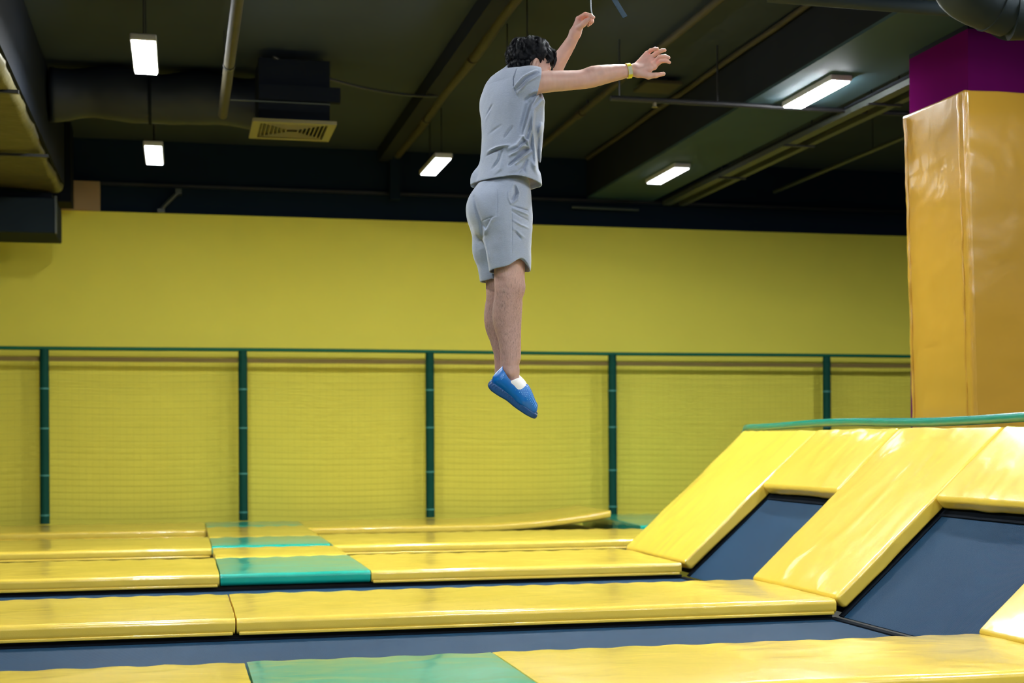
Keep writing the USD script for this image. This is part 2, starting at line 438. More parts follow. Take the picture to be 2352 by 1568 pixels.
def ramp_pad(s0, s1, y0, y1, label, seed, n0=-.03, n1=.06, amp=.009):
    m_ = rbox((s1 - s0, y1 - y0, n1 - n0), .028, .035)
    v = np.array(m_.vertices)
    top = np.clip(v[:, 2] / ((n1 - n0) / 2), 0, 1)
    v[:, 2] += top * .012 * (1 - (v[:, 1] / ((y1 - y0) / 2)) ** 4) * (1 - (v[:, 0] / ((s1 - s0) / 2)) ** 4)
    m_.vertices = v + [(s0 + s1) / 2, (y0 + y1) / 2, (n0 + n1) / 2]
    wrinkled(m_, seed, amp, 1.6, (.7, 1.7, 1))
    v = np.array(m_.vertices)
    v[:, 1] = np.clip(v[:, 1], y0 + .004, y1 - .004)
    m_.vertices = v
    m_.apply_transform(RAMP)
    t = thing('ramp_pad', label, 'pad', group='yellow pads of the sloped wall')
    obj('cover', m_, 'yellow_vinyl', t, smooth=True)
    return t


OP = .86
ramp_pad(.03, SL, 9.92, 11.36, 'far sloped yellow pad rising from the third row to the green rim', 31)
ramp_pad(.03, SL, 7.42, 8.66, 'middle sloped yellow pad between the two tilted beds, with a bright glare', 32)
ramp_pad(.03, SL, 4.6, 5.97, 'near sloped yellow pad at the right edge of the picture', 33)
ramp_pad(OP, SL, 8.665, 9.915, 'upper yellow pad above the small far tilted bed', 34)
ramp_pad(OP, SL, 5.975, 7.415, 'upper yellow pad above the large near tilted bed', 35)


def ramp_bed(y0, y1, label, seed):
    t = thing('ramp_bed', label, 'trampoline bed', group=None)
    s0, s1 = -.01, OP + .06
    nx, ny = 16, 20
    S, Y = np.meshgrid(np.linspace(s0, s1, nx), np.linspace(y0, y1, ny), indexing='ij')
    V = np.stack([S, Y, -.045 - .012 * np.sin(np.pi * (S - s0) / (s1 - s0)) * np.sin(np.pi * (Y - y0) / (y1 - y0))], -1).reshape(-1, 3)
    idx = np.arange(nx * ny).reshape(nx, ny)
    q = np.stack([idx[:-1, :-1], idx[1:, :-1], idx[1:, 1:], idx[:-1, 1:]], -1).reshape(-1, 4)
    F = np.vstack([q[:, [0, 1, 2]], q[:, [0, 2, 3]]])
    mesh = trimesh.Trimesh(np.vstack([V, V - [0, 0, .006]]), np.vstack([F, F[:, ::-1] + len(V)]), process=False)
    mesh.apply_transform(RAMP)
    obj('mat', mesh, 'bed_mat', t, smooth=True)
    for w in (box(s0, s1, y0, y0 + .06, -.048, -.040), box(s0, s1, y1 - .06, y1, -.048, -.040), box(s1 - .1, s1, y0, y1, -.048, -.038)):
        w.apply_transform(RAMP)
        obj('edge_webbing', w, 'webbing', t)


ramp_bed(8.62, 9.96, 'small tilted navy bed in the far opening of the sloped wall', 41)
ramp_bed(5.93, 7.46, 'large tilted navy bed in the near opening of the sloped wall', 42)
# board under the slope, platform behind it
rf = thing('ramp_platform', 'dark frame and platform carrying the sloped wall and the pillar', 'frame')
bd = box(.08, SL, 4.6, 11.34, -.14, -.07)
bd.apply_transform(RAMP)
obj('slope_board', bd, 'steel_dark', rf)
obj('platform', box(HX + DX + .05, 9.5, 3.6, 11.3, .86, 1.0), 'steel_dark', rf)
for x, y in ((4.95, 4.0), (4.95, 11.0), (9.2, 4.0), (9.2, 11.0), (4.95, 7.6), (9.2, 7.6)):
    obj('leg', box(x - .05, x + .05, y - .05, y + .05, FLOOR, .86), 'steel_dark', rf)
ys = np.linspace(4.0, 11.28, 40)
rim = [[HX + DX - .012, y, 1.112 + .010 * math.sin(y * 2.1) + .012 * (11.3 - y) / 6] for y in ys] + [[HX + DX - .006, 11.40, 1.10], [HX + DX - .002, 11.45, 1.05]]
obj('rim_tube', tube(rim, .030, 14), 'rim_vinyl', smooth=50, label='glossy green padded rim along the top of the sloped wall', cat='rim')

# ------------------------------------------------------------------ fence with net in front of the yellow wall
FY = 16.50
RAILZ = 2.05
fence = thing('safety_fence', 'green safety fence with fine net in front of the yellow wall', 'fence', (0, 0, 0))
obj('top_rail', tube([[x, FY, RAILZ + .004 * math.sin(x)] for x in np.linspace(-5.6, 10.5, 30)], .022, 10), 'rail_paint', fence, smooth=50)
PX = [-3.62, -1.47, .69, 2.85, 5.09, 7.90, 10.2]
for x in PX:
    zs = np.array([.10, .12, .55, .57, .98, 1.0, 1.40, 1.42, 1.90, 2.0, 2.04])
    rs = np.array([.050, .052, .052, .048, .048, .052, .052, .05, .052, .05, .03])
    p = obj('post', tube([[x, FY, z] for z in np.linspace(.105, 2.04, 12)], [.052] * 11 + [.050], 14), 'post_foam', fence, smooth=50)
    for z in (.20, .64, 1.16, 1.60):
        obj('tie', tube([[x, FY, z - .008], [x, FY, z + .008]], .0545, 14), 'tie_band', p)
ED = [-5.5] + PX
for x0, x1 in zip(ED[:-1], ED[1:]):
    if x1 - x0 < .1:
        continue
    ms = []
    def cord(pts, r):
        return tube(pts, r, 4, cap=False)
    for i in range(25):
        z = .16 + i * .0735
        s = .020 * math.sin(i * 1.3 + x0)
        xs_ = np.linspace(x0 + .05, x1 - .05, 9)
        ms.append(cord([[x, FY + .02, z - (.025 + s * .3) * math.sin(math.pi * (x - x0) / (x1 - x0))] for x in xs_], .0017))
    for i in range(int((x1 - x0) / .0735)):
        x = x0 + .07 + i * .0735
        if x < x1 - .05:
            ms.append(cord([[x, FY + .02, .14], [x, FY + .02, 1.93]], .0006))
    obj('netting', cat_(ms), 'net_cord', fence, smooth=False, kind='stuff')
    obj('net_hem', box(x0 + .052, x1 - .052, FY + .012, FY + .022, 1.905, 1.955), 'net_hem', fence)

# ------------------------------------------------------------------ pillar on the right
pil = thing('pillar', 'square purple painted pillar rising above the yellow padding', 'pillar', (0, 0, 0), kind='structure')
PXL, PY0, PY1 = 5.42, 9.10, 9.98
obj('shaft', box(PXL + .07, PXL + 1.10, PY0 + .06, PY1 + .02, 1.003, 3.93), 'purple_paint', pil)
obj('capital', box(PXL + .07, PXL + 1.10, PY0 + .06, PY1 + .02, 3.93, CEIL), 'box_dark', pil)
pw = thing('pillar_padding', 'tall amber yellow vinyl padding wrapped round the square pillar', 'padding')


def lean(mesh):
    v = np.array(mesh.vertices)
    v[:, 0] += .07 * np.clip((3.48 - v[:, 2]) / 2.48, 0, 1)
    mesh.vertices = v
    return mesh


m_ = rbox((.06, PY1 - PY0, 2.47), .022, .045); m_.apply_translation([PXL + .03, (PY0 + PY1) / 2, 1.01 + 1.235])
obj('panel', lean(wrinkled(m_, 51, .006, 1.8, (1, 1, 2.2))), 'amber_vinyl', pw, smooth=True)
m_ = rbox((1.16, .06, 2.47), .022, .045); m_.apply_translation([PXL + .59, PY0 + .02, 1.01 + 1.235])
obj('panel', lean(wrinkled(m_, 52, .006, 1.8, (1, 1, 2.2))), 'amber_vinyl', pw, smooth=True)
zz = np.linspace(1.03, 3.46, 30)
obj('edge_piping', tube([[PXL - .004 + .07 * (3.48 - z) / 2.48 + .003 * math.sin(z * 31), PY0 + .075 + .004 * math.sin(z * 17), z] for z in zz], .008, 8), 'amber_vinyl', pw, smooth=50)
obj('edge_piping', tube([[PXL - .004 + .07 * (3.48 - z) / 2.48 + .004 * math.sin(z * 23), PY1 - .05 + .004 * math.sin(z * 13), z] for z in zz], .012, 8), 'amber_vinyl', pw, smooth=50)
em = thing('wall_lamp', 'small tan box fixed high beside the purple pillar', 'fixture')
obj('housing', rbox((.16, .10, .13), .02, .05).apply_translation([5.40, 9.98, 4.21]), 'grille_tan', em)
obj('bracket', box(5.44, 5.50, 9.94, 10.0, 4.17, 4.25), 'box_dark', em)

# ------------------------------------------------------------------ lamps
LAMP_Z = 3.915


def lamp(x, y, label, group, hang=True):
    t = thing('ceiling_lamp', label, 'lamp', (x, y, LAMP_Z), group=group)
    if not t.GetReferences():
        pass
    hs = rbox((.19, .98, .05), .012, .2); hs.apply_translation([0, 0, .03])
    obj('housing', hs, 'lamp_body', t)
    obj('diffuser', box(-.08, .08, -.46, .46, -.004, .004), 'lamp_diffuser_old' if y > 14 else 'lamp_diffuser_new' if y > 11 else 'lamp_diffuser', t, smooth=False)
    if hang:
        for yy in (-.35, .35):
            obj('hanger', tube([[0, yy, .05], [0, yy, CEIL - LAMP_Z]], .006, 6), 'pipe_black', t)
    return t


off = 'ceiling lamps outside the frame'
LX = [-3.1, -.255, 2.65, 5.25, 8.1]
LYs = [14.92, 11.15, 7.4, 3.65, -.1, -3.85]
NAMED = {(1, 0): 'far left lit ceiling lamp, the lower of the two left hand lamps', (1, 1): 'near left lit ceiling lamp in front of the wrapped round duct',
         (2, 0): 'lit ceiling lamp left of the jumping man, above the fence', (3, 0): 'far lit lamp under the right hand beam, just right of the man',
         (3, 1): 'large near lit lamp under the right hand beam, between man and pillar'}
for i, x in enumerate(LX):
    for j, y in enumerate(LYs):
        col = ('leftmost', 'second from left', 'middle', 'fourth from left', 'rightmost')[i]
        row = ('farthest row', 'second row', 'third row from the back wall', 'row just above the camera', 'first row behind the camera', 'last row behind the camera')[j]
        if (i, j) == (2, 1):
            lamp(x, y, 'lit ceiling lamp straight behind the head and shoulders of the jumping man', 'lit linear ceiling lamps in view')
        elif (i, j) in NAMED:
            lamp(x, y, NAMED[(i, j)], 'lit linear ceiling lamps in view', hang=i != 3)
        elif (i, j) == (4, 0) or (i == 0 and j < 4):
            continue
        else:
            lamp(x, y, f'ceiling lamp outside the frame, {row}, {col} column', off, hang=True if i != 3 else y < 2)

# ------------------------------------------------------------------ ceiling services
def hung(name, label, cat, **k):
    return thing(name, label, cat, **k)


# left: insulated foil duct, seen from below
d = thing('foil_duct', 'big crumpled foil wrapped duct at the top left edge', 'duct')
nx = 26
fm = rbox((2.2, 11.0, .80), .05, .12); fm.apply_translation([-2.30, 9.9, 4.0]); wrinkled(fm, 61, .034, 2.2)
obj('wrap', fm, 'duct_foil', d, smooth=True)
sd = box(-1.19, -1.165, 4.5, 15.4, 3.66, 4.40)
obj('side_cover', sd, 'box_dark', d)
for y in (8.3, 11.0, 13.4):
    obj('strap', box(-3.42, -1.15, y - .02, y + .02, 3.565, 3.59), 'pipe_black', d)
u = thing('duct_box', 'slate grey box hanging below the foil duct at the left edge', 'duct box')
obj('body', rbox((2.0, .8, .36), .015, .3).apply_translation([-2.24, 15.6, 3.32]), 'box_slate', u)
obj('corner_strip', box(-1.245, -1.225, 15.19, 15.23, 3.14, 3.52), 'track_metal', u)
obj('collar', box(-3.1, -1.28, 15.28, 15.9, 3.50, 3.56), 'box_dark', u)
obj('pier', box(-1.30, -.88, WALL_Y - .05, WALL_Y + .07, YELLOW_TOP, 3.95), 'concrete_tan', label='tan pier stub standing on the yellow wall behind the ducts', cat='pier')
obj('riser_box', box(-1.42, -1.15, 16.03, 16.5, 3.6, CEIL), 'box_dark', label='black riser box beside the foil duct, above the tan pier', cat='box')

# round wrapped duct across
d = thing('round_duct', 'round dark wrapped duct crossing behind the near left lamp', 'duct')
xs_ = np.linspace(-1.15, .78, 40)
dm = tube([[x, 13.55 + .015 * math.sin(5 * x), 4.19 + .02 * math.sin(7 * x)] for x in xs_], .235 + .012 * np.sin(xs_ * 9), 28)
obj('wrap', wrinkled(dm, 62, .010, 3.0), 'duct_wrap', d, smooth=True)
obj('strap', tube([[-.28, 13.55, 4.19], [-.25, 13.55, 4.19]], .255, 24), 'box_dark', d)
# plenum box and diffuser
d = thing('air_diffuser', 'dark plenum box with tan louvred air diffuser underneath', 'air vent')
QX, QY, QS, QZ = .985, 12.92, .73, 3.79
obj('plenum', box(QX - .31, QX + .31, QY - .31, QY + .31, QZ + .03, 4.36), 'box_dark', d)
obj('flange', box(QX - .31, QX + .40, QY - .35, QY - .28, 3.99, 4.12), 'box_dark', d)
obj('flange', box(QX - .58, QX + .31, QY - .335, QY - .322, 3.968, 3.978), 'track_metal', d)
h = QS / 2
for fr_ in (box(QX - h, QX + h, QY - h, QY - h + .07, QZ, QZ + .03), box(QX - h, QX + h, QY + h - .07, QY + h, QZ, QZ + .03),
            box(QX - h, QX - h + .07, QY - h + .07, QY + h - .07, QZ, QZ + .03), box(QX + h - .07, QX + h, QY - h + .07, QY + h - .07, QZ, QZ + .03)):
    obj('frame', fr_, 'grille_tan', d)
for k in range(7):                                        # four-way louvres: nested square vanes
    a0 = h - .085 - k * .036
    if a0 < .03:
        break
    for q in range(4):
        c_, s_ = math.cos(q * math.pi / 2), math.sin(q * math.pi / 2)
        v = box(-a0, a0, -a0, -a0 + .008, 0, .035)
        v.apply_transform(trimesh.transformations.rotation_matrix(.6, [1, 0, 0], [0, -a0, .017]))
        v.apply_transform(trimesh.transformations.rotation_matrix(q * math.pi / 2, [0, 0, 1]))
        v.apply_translation([QX, QY, QZ + .002])
        obj('vane', v, 'grille_tan', d)
[obj('hanger', tube([[QX + sx * .27, QY, 4.36], [QX + sx * .27, QY, CEIL]], .008, 6), 'pipe_black', d) for sx in (-1, 1)]

pp = thing('ceiling_pipe', 'short brown pipe ending in front of the round duct, left of the air diffuser', 'pipe')
obj('tube', roundbar_y(.37, 3.87, 5.0, 12.72, .042), 'pipe_brown', pp, smooth=50)
obj('coupling', roundbar_y(.37, 3.87, 11.0, 11.06, .047), 'pipe_black', pp, smooth=50)
for y in (6.0, 9.0, 12.2):
    obj('hanger', tube([[.37, y, 3.9], [.37, y, CEIL]], .006, 6), 'pipe_black', pp)
pp = thing('ceiling_pipe', 'brown pipe beside a dark channel running to the wall left of the man', 'pipe')
obj('tube', tube([[2.50 + .012 * math.sin(y * 2.2), y, 4.36] for y in np.linspace(5, 16.6, 30)], .050, 12), 'pipe_brown', pp, smooth=50)
obj('channel', box(2.28, 2.42, 5, 16.7, 4.30, CEIL), 'beam_dark', pp)
obj('drop', box(2.40, 2.52, 16.55, 16.68, 3.84, 4.36), 'wall_dark', pp)
for y in (9.5, 12.2, 14.6):
    obj('coupling', roundbar_y(2.50, 4.36, y, y + .14, .060), 'pipe_brown', pp, smooth=50)
pp = thing('ceiling_pipe', 'thin brown sprinkler pipe passing behind the man under the ceiling', 'pipe')
obj('tube', roundbar_y(4.04, 4.38, 5, 16.6, .032), 'pipe_brown', pp, smooth=50)
for y in (9.4, 11.9, 14.1):
    obj('coupling', roundbar_y(4.04, 4.38, y, y + .16, .044), 'pipe_brown', pp, smooth=50)
obj('hanger', tube([[4.04, 13.9, 4.38], [4.04, 13.9, CEIL]], .01, 6), 'pipe_black', pp)
pp = thing('ceiling_pipe', 'thin brown pipe along the upper left edge of the deep beam', 'pipe')
obj('tube', tube([[4.82 + .006 * math.sin(y * 3), y, 4.42] for y in np.linspace(5, 16.6, 24)], .026, 10), 'pipe_brown', pp, smooth=50)
pp = thing('ceiling_pipe', 'black cross pipe with a sprinkler head under the near right lamp', 'pipe')
obj('tube', tube([[3.62, 11.75, 3.95], [6.9, 11.75, 3.95]], .024, 10), 'pipe_black', pp, smooth=50)
obj('sprinkler_head', tube([[4.02, 11.75, 3.95], [4.02, 11.75, 3.90], [4.02, 11.75, 3.89]], [.016, .016, .03], 10), 'grille_tan', pp)
[obj('hanger', tube([[x, 11.75, 3.94], [x, 11.75, CEIL]], .008, 6), 'pipe_black', pp) for x in (3.7, 4.6, 6.6)]
tr = thing('cable_tray', 'double metal cable tray running under the ceiling towards the pillar', 'cable tray')
for x, r_ in ((5.86, .050), (6.06, .035)):
    obj('rail', box(x - r_, x + r_, 5, 16.7, 3.90, 3.95), 'track_metal', tr)
obj('tray', box(5.80, 6.10, 5, 16.7, 3.955, 3.975), 'beam_dark', tr)
for y in np.arange(6, 16.5, 1.75):
    obj('rung', box(5.79, 6.11, y, y + .04, 3.885, 3.90), 'steel_dark', tr)
    [obj('hanger', tube([[x, y, 3.97], [x, y, CEIL]], .008, 6), 'steel_dark', tr) for x in (5.82, 6.08)]
pp = thing('ceiling_pipe', 'faint grey pipe between the cable tray and the pillar', 'pipe')
obj('tube', roundbar_y(7.25, 4.1, 9, 16.6, .022), 'track_metal', pp, smooth=50)
[obj('hanger', tube([[7.25, y, 4.1], [7.25, y, CEIL]], .006, 6), 'steel_dark', pp) for y in (10, 14)]
pp = thing('ceiling_pipe', 'faint pipe low on the dark upper wall right of the man', 'pipe')
obj('tube', tube([[4.65, 16.7, 3.84], [5.5, 16.7, 3.835]], .016, 8), 'track_metal', pp, smooth=50)
c_ = [np.array([.80, 12.6, 4.37]) * (1 - s) + np.array([2.40, 13.4, 4.30]) * s - np.array([0, 0, .09]) * math.sin(math.pi * s) ** .8 for s in np.linspace(0, 1, 18)]
obj('cable', tube(c_, .014, 8), 'pipe_black', smooth=50, label='black cable slung from the air diffuser box to the brown pipe', cat='cable')
pp = thing('ceiling_pipe', 'grey cross pipe at the very top above the purple pillar', 'pipe')
obj('tube', tube([[3.8, 8.79, 3.94], [5.05, 8.18, 3.73]], .045, 12), 'duct_grey', pp, smooth=50)
[obj('hanger', tube([[x, 8.79 - (x - 3.8) * .49, 3.94 - (x - 3.8) * .168], [x, 8.79 - (x - 3.8) * .49, CEIL]], .008, 6), 'steel_dark', pp) for x in (3.95, 4.9)]
d = thing('round_duct', 'large grey round duct elbow at the top right corner', 'duct')
q_ = [at(2215, -60, 8.4), at(2262, -5, 8.5), at(2330, 20, 8.55), at(2420, 22, 8.6), at(3400, 40, 9.4)]

q_ = CubicSpline(range(5), np.array(q_))(np.concatenate([np.linspace(0, 3, 22), np.linspace(3.15, 4, 8)]))
for k in (10, 25):
    obj('hanger', tube([q_[k], [q_[k][0], q_[k][1], CEIL]], .008, 6), 'steel_dark', d)
obj('elbow', tube(q_, .18, 24), 'duct_grey', d, smooth=50)
for k in (8, 16, 24):
    obj('ring', tube([q_[k], q_[k] + (q_[k + 1] - q_[k]) * .3], .186, 24), 'duct_grey', d, smooth=50)
fp = thing('ceiling_panel', 'pale flat panel fixed under the ceiling above the black cross pipe', 'panel')
obj('panel', box(4.30, 4.66, 12.8, 13.2, 4.38, 4.41), 'pipe_brown', fp)
obj('clip', box(4.4, 4.55, 12.9, 13.1, 4.41, CEIL), 'steel_dark', fp)
bs = thing('brace', 'thin slanted brace on the dark upper wall above the left fence', 'brace')
obj('bracket', box(-.05, .02, 16.70, 16.84, 3.84, 3.90), 'track_metal', bs)
obj('bar', tube([[-.21, 16.72, 3.66], [-.02, 16.72, 3.86]], .022, 8), 'track_metal', bs)
obj('foot', box(-.25, -.17, 16.68, 16.80, 3.621, 3.66), 'track_metal', bs)
#PERSON
# ------------------------------------------------------------------ the jumping man: signed distance shapes meshed by surface nets
BASE = at(1170, 965, 6.9)
person = thing('person', 'dark haired person in grey T-shirt and shorts with blue slip-ons, jumping with arms out', 'person', BASE, -YAW)


def L(px, py, depth=6.9):
    w = at(px, py, depth) - BASE
    return np.array([w @ R0, w @ F0, w[2]])


def surface_net(f, lo, hi, h, coarse=4, band=1.1):
    lo, hi = np.asarray(lo, float), np.asarray(hi, float)
    n = (np.ceil((hi - lo) / (h * coarse)).astype(int) + 1)
    ax = [lo[k] + np.arange(n[k]) * h * coarse for k in range(3)]
    G = np.stack(np.meshgrid(*ax, indexing='ij'), -1).reshape(-1, 3)
    cv = f(G).reshape(n).astype(np.float32)
    N = (n - 1) * coarse + 1
    V = nd_zoom(cv, N / n, order=1, grid_mode=False)
    near = np.argwhere(np.abs(V) < h * coarse * band)
    P_ = lo + near * h
    out = np.empty(len(P_), np.float32)
    for i in range(0, len(P_), 200000):
        out[i:i + 200000] = f(P_[i:i + 200000])
    V[near[:, 0], near[:, 1], near[:, 2]] = out
    S = V < 0
    c = np.zeros(np.array(V.shape) - 1, np.int8)
    for a in np.ndindex(2, 2, 2):
        c += S[a[0]:V.shape[0] - 1 + a[0], a[1]:V.shape[1] - 1 + a[1], a[2]:V.shape[2] - 1 + a[2]]
    cells = np.argwhere((c > 0) & (c < 8))
    idx = np.full(c.shape, -1, np.int32)
    idx[tuple(cells.T)] = np.arange(len(cells))
    acc, cnt = np.zeros((len(cells), 3)), np.zeros(len(cells))
    corners = list(np.ndindex(2, 2, 2))
    for a in corners:
        for k in range(3):
            if a[k] == 0:
                b_ = list(a); b_[k] = 1
                va = V[tuple((cells + a).T)]; vb = V[tuple((cells + b_).T)]
                x = (va < 0) != (vb < 0)
                t = va[x] / (va[x] - vb[x])
                p = np.tile(np.array(a, float), (x.sum(), 1)); p[:, k] += t
                acc[x] += p; cnt[x] += 1
    verts = lo + (cells + acc / cnt[:, None]) * h
    quads = []
    for k in range(3):
        u, w = (k + 1) % 3, (k + 2) % 3
        s0 = [slice(None)] * 3; s1 = [slice(None)] * 3
        s0[k] = slice(0, -1); s1[k] = slice(1, None)
        e = np.argwhere(S[tuple(s0)] != S[tuple(s1)])
        e = e[(e[:, u] > 0) & (e[:, w] > 0) & (e[:, u] < V.shape[u] - 1) & (e[:, w] < V.shape[w] - 1)]
        inside = S[tuple(e.T)]
        du, dw = np.zeros(3, int), np.zeros(3, int); du[u] = 1; dw[w] = 1
        q = np.stack([idx[tuple((e - du - dw).T)], idx[tuple((e - dw).T)], idx[tuple(e.T)], idx[tuple((e - du).T)]], -1)
        q[~inside] = q[~inside][:, ::-1]
        quads.append(q)
    q = np.vstack(quads)
    return trimesh.Trimesh(verts, np.vstack([q[:, [0, 1, 2]], q[:, [0, 2, 3]]]), process=False)


def cone(p, a, b, ra, rb):
    a, b = np.asarray(a), np.asarray(b)
    ba = b - a
    t = np.clip((p - a) @ ba / max(ba @ ba, 1e-9), 0, 1)
    return np.linalg.norm(p - a - t[:, None] * ba, axis=1) - (ra + t * (rb - ra))


def smin(a, b, k):
    h_ = np.maximum(k - np.abs(a - b), 0) / k
    return np.minimum(a, b) - h_ * h_ * k * .25


def smax(a, b, k):
    return -smin(-a, -b, k)


def ell(p, c, A, r):
    q = (p - c) @ np.asarray(A).T
    r = np.asarray(r)
    k0 = np.linalg.norm(q / r, axis=1); k1 = np.linalg.norm(q / r ** 2, axis=1)
    return k0 * (k0 - 1) / np.maximum(k1, 1e-9)


def chain(p, pts, rad, k):
    d = None
    if len(pts) >= 5:                                           # a limb: bend and taper smoothly through the joints
        n_ = len(pts)
        t = np.linspace(0, n_ - 1, 3 * n_ - 2)
        pts = CubicSpline(range(n_), np.array(pts))(t)
        rad = PchipInterpolator(range(n_), rad)(t)
        k = .002
    for a, b, ra, rb in zip(pts[:-1], pts[1:], rad[:-1], rad[1:]):
        c_ = cone(p, a, b, ra, rb)
        d = c_ if d is None else smin(d, c_, k)
    return d


def axes(fwd, left):
    fwd = np.asarray(fwd) / np.linalg.norm(fwd)
    left = np.asarray(left) - fwd * (np.asarray(left) @ fwd); left /= np.linalg.norm(left)
    return np.array([fwd, left, np.cross(fwd, left)])


TURN = math.radians(30)
BF = np.array([math.cos(TURN), math.sin(TURN), 0])          # the way the chest faces
BL = np.array([-math.sin(TURN), math.cos(TURN), 0])         # his left
HEAD_T, HEAD_P = math.radians(24), math.radians(20)
HF = np.array([math.cos(HEAD_T) * math.cos(HEAD_P), math.sin(HEAD_T) * math.cos(HEAD_P), -math.sin(HEAD_P)])
HA = axes(HF, [-math.sin(HEAD_T), math.cos(HEAD_T), 0])
HC = L(1220, 146, 6.90)

SHR, SHL = L(1211, 196, 6.80), L(1143, 209, 7.04)
ELR, WRR = L(1332, 183, 6.90), L(1449, 162, 6.97)
ELL, WRL = L(1262, 186, 7.22), L(1318, 84, 7.17)
HIPR, HIPL = L(1164, 462, 6.855), L(1128, 465, 6.98)
KNR, KNL = L(1170, 652, 6.84), L(1150, 662, 7.00)
ANR, ANL = L(1174, 852, 6.86), L(1160, 850, 7.01)


def hand(p, wrist, knuckles, fingers, thumb, wr, kr, mid):
    d = None
    for kn in knuckles:
        c_ = cone(p, wrist, kn, wr, kr)
        d = c_ if d is None else smin(d, c_, .012)
    d = smin(d, cone(p, mid[0], mid[1], mid[2], mid[3]), .014)
    for f_, r_ in fingers:
        d = smin(d, chain(p, f_, r_, .004), .005)
    return smin(d, chain(p, thumb[0], thumb[1], .006), .010)


def right_hand(p):
    kn = [L(1486, 124, 7.000), L(1494, 133, 6.990), L(1501, 143, 6.985), L(1503, 154, 6.985)]
    fg = [([L(1487, 122, 7.0), L(1494, 116, 6.985), L(1504, 112.5, 6.97), L(1510, 111.5, 6.962)], [.0105, .0095, .0088, .0075]),
          ([L(1495, 132, 6.99), L(1509, 121, 6.975), L(1521, 116, 6.96), L(1527, 115.5, 6.952)], [.0115, .0105, .0098, .0082]),
          ([L(1502, 142, 6.985), L(1515, 131, 6.97), L(1528, 129.5, 6.957), L(1536, 132.5, 6.948)], [.0115, .0108, .0098, .0082]),
          ([L(1504, 152, 6.985), L(1518, 140.5, 6.97), L(1530, 139.5, 6.955), L(1537.5, 143.5, 6.947)], [.0120, .0105, .0096, .008])]
    th = ([L(1467, 168, 6.955), L(1490, 174, 6.940), L(1506, 173, 6.930), L(1524, 169.5, 6.928)], [.018, .0165, .0125, .0098])
    return hand(p, L(1459, 160, 6.975), kn, fg, th, .024, .0145, (L(1466, 165, 6.962), L(1488, 158, 6.970), .028, .024))


def left_hand(p):
    kn = [L(1328, 44, 7.15), L(1333, 47, 7.165), L(1336, 51, 7.18), L(1337, 56, 7.195)]
    fg = [([L(1328, 43, 7.15), L(1344, 32.5, 7.125), L(1357, 35.5, 7.105), L(1363.5, 40, 7.10)], [.0125, .0105, .0095, .0078]),
          ([L(1333, 46, 7.165), L(1350, 37, 7.15), L(1360, 43, 7.13), L(1361, 50, 7.12)], [.012, .0105, .0095, .0078]),
          ([L(1336, 50, 7.18), L(1351, 44, 7.17), L(1359, 50, 7.15), L(1357, 54, 7.14)], [.012, .010, .009, .0076]),
          ([L(1337, 55, 7.195), L(1348, 51, 7.19), L(1354, 55, 7.175), L(1351, 58.5, 7.165)], [.011, .009, .0085, .0072])]
    th = ([L(1331, 62, 7.135), L(1340, 55, 7.112), L(1346, 48.5, 7.10), L(1352, 44, 7.097)], [.017, .0145, .0125, .0098])
    return hand(p, L(1321, 76, 7.165), kn, fg, th, .024, .0135, (L(1322, 74, 7.16), L(1333, 56, 7.15), .022, .018))


def head(p):
    d = ell(p, HC + HA[2] * .012 - HA[0] * .006, HA, (.096, .074, .094))
    d = smin(d, ell(p, HC + HA[0] * .030 - HA[2] * .055, HA, (.062, .057, .064)), .035)
    d = smin(d, ell(p, HC + HA[0] * .058 - HA[2] * .098, HA, (.030, .030, .022)), .03)     # chin
    d = smin(d, ell(p, HC + HA[0] * .082 + HA[2] * .008, HA, (.015, .045, .012)), .018)    # brow
    d = smin(d, cone(p, HC + HA[0] * .086 - HA[2] * .010, HC + HA[0] * .110 - HA[2] * .050, .007, .0125), .012)
    for s in (-1, 1):
        d = smin(d, ell(p, HC + HA[0] * .108 + HA[1] * .012 * s - HA[2] * .054, HA, (.010, .007, .007)), .006)
        d = smin(d, ell(p, HC + HA[0] * .066 + HA[1] * .040 * s - HA[2] * .042, HA, (.024, .020, .018)), .02)   # cheek
        d = smax(d, -ell(p, HC + HA[0] * .092 + HA[1] * .031 * s - HA[2] * .013, HA, (.012, .015, .009)), .008)  # socket
        ec = HC - HA[0] * .004 + HA[1] * .078 * s - HA[2] * .026
        EA = axes(HA[0] + HA[1] * s * -.45, HA[1] * s + HA[0] * .45)
        e = ell(p, ec, EA, (.021, .010, .034))
        e = smax(e, -ell(p, ec + HA[1] * .008 * s + HA[0] * .005 - HA[2] * .002, EA, (.011, .010, .020)), .003)
        e = smin(e, ell(p, ec - HA[2] * .025 + HA[0] * .004, EA, (.009, .006, .009)), .006)
        d = smin(d, e, .008)
    for dz, rr in ((-.076, .0055), (-.086, .0065)):
        d = smin(d, ell(p, HC + HA[0] * (.093 if dz > -.08 else .090) + HA[2] * dz, HA, (.009, .022, rr)), .005)
    return d


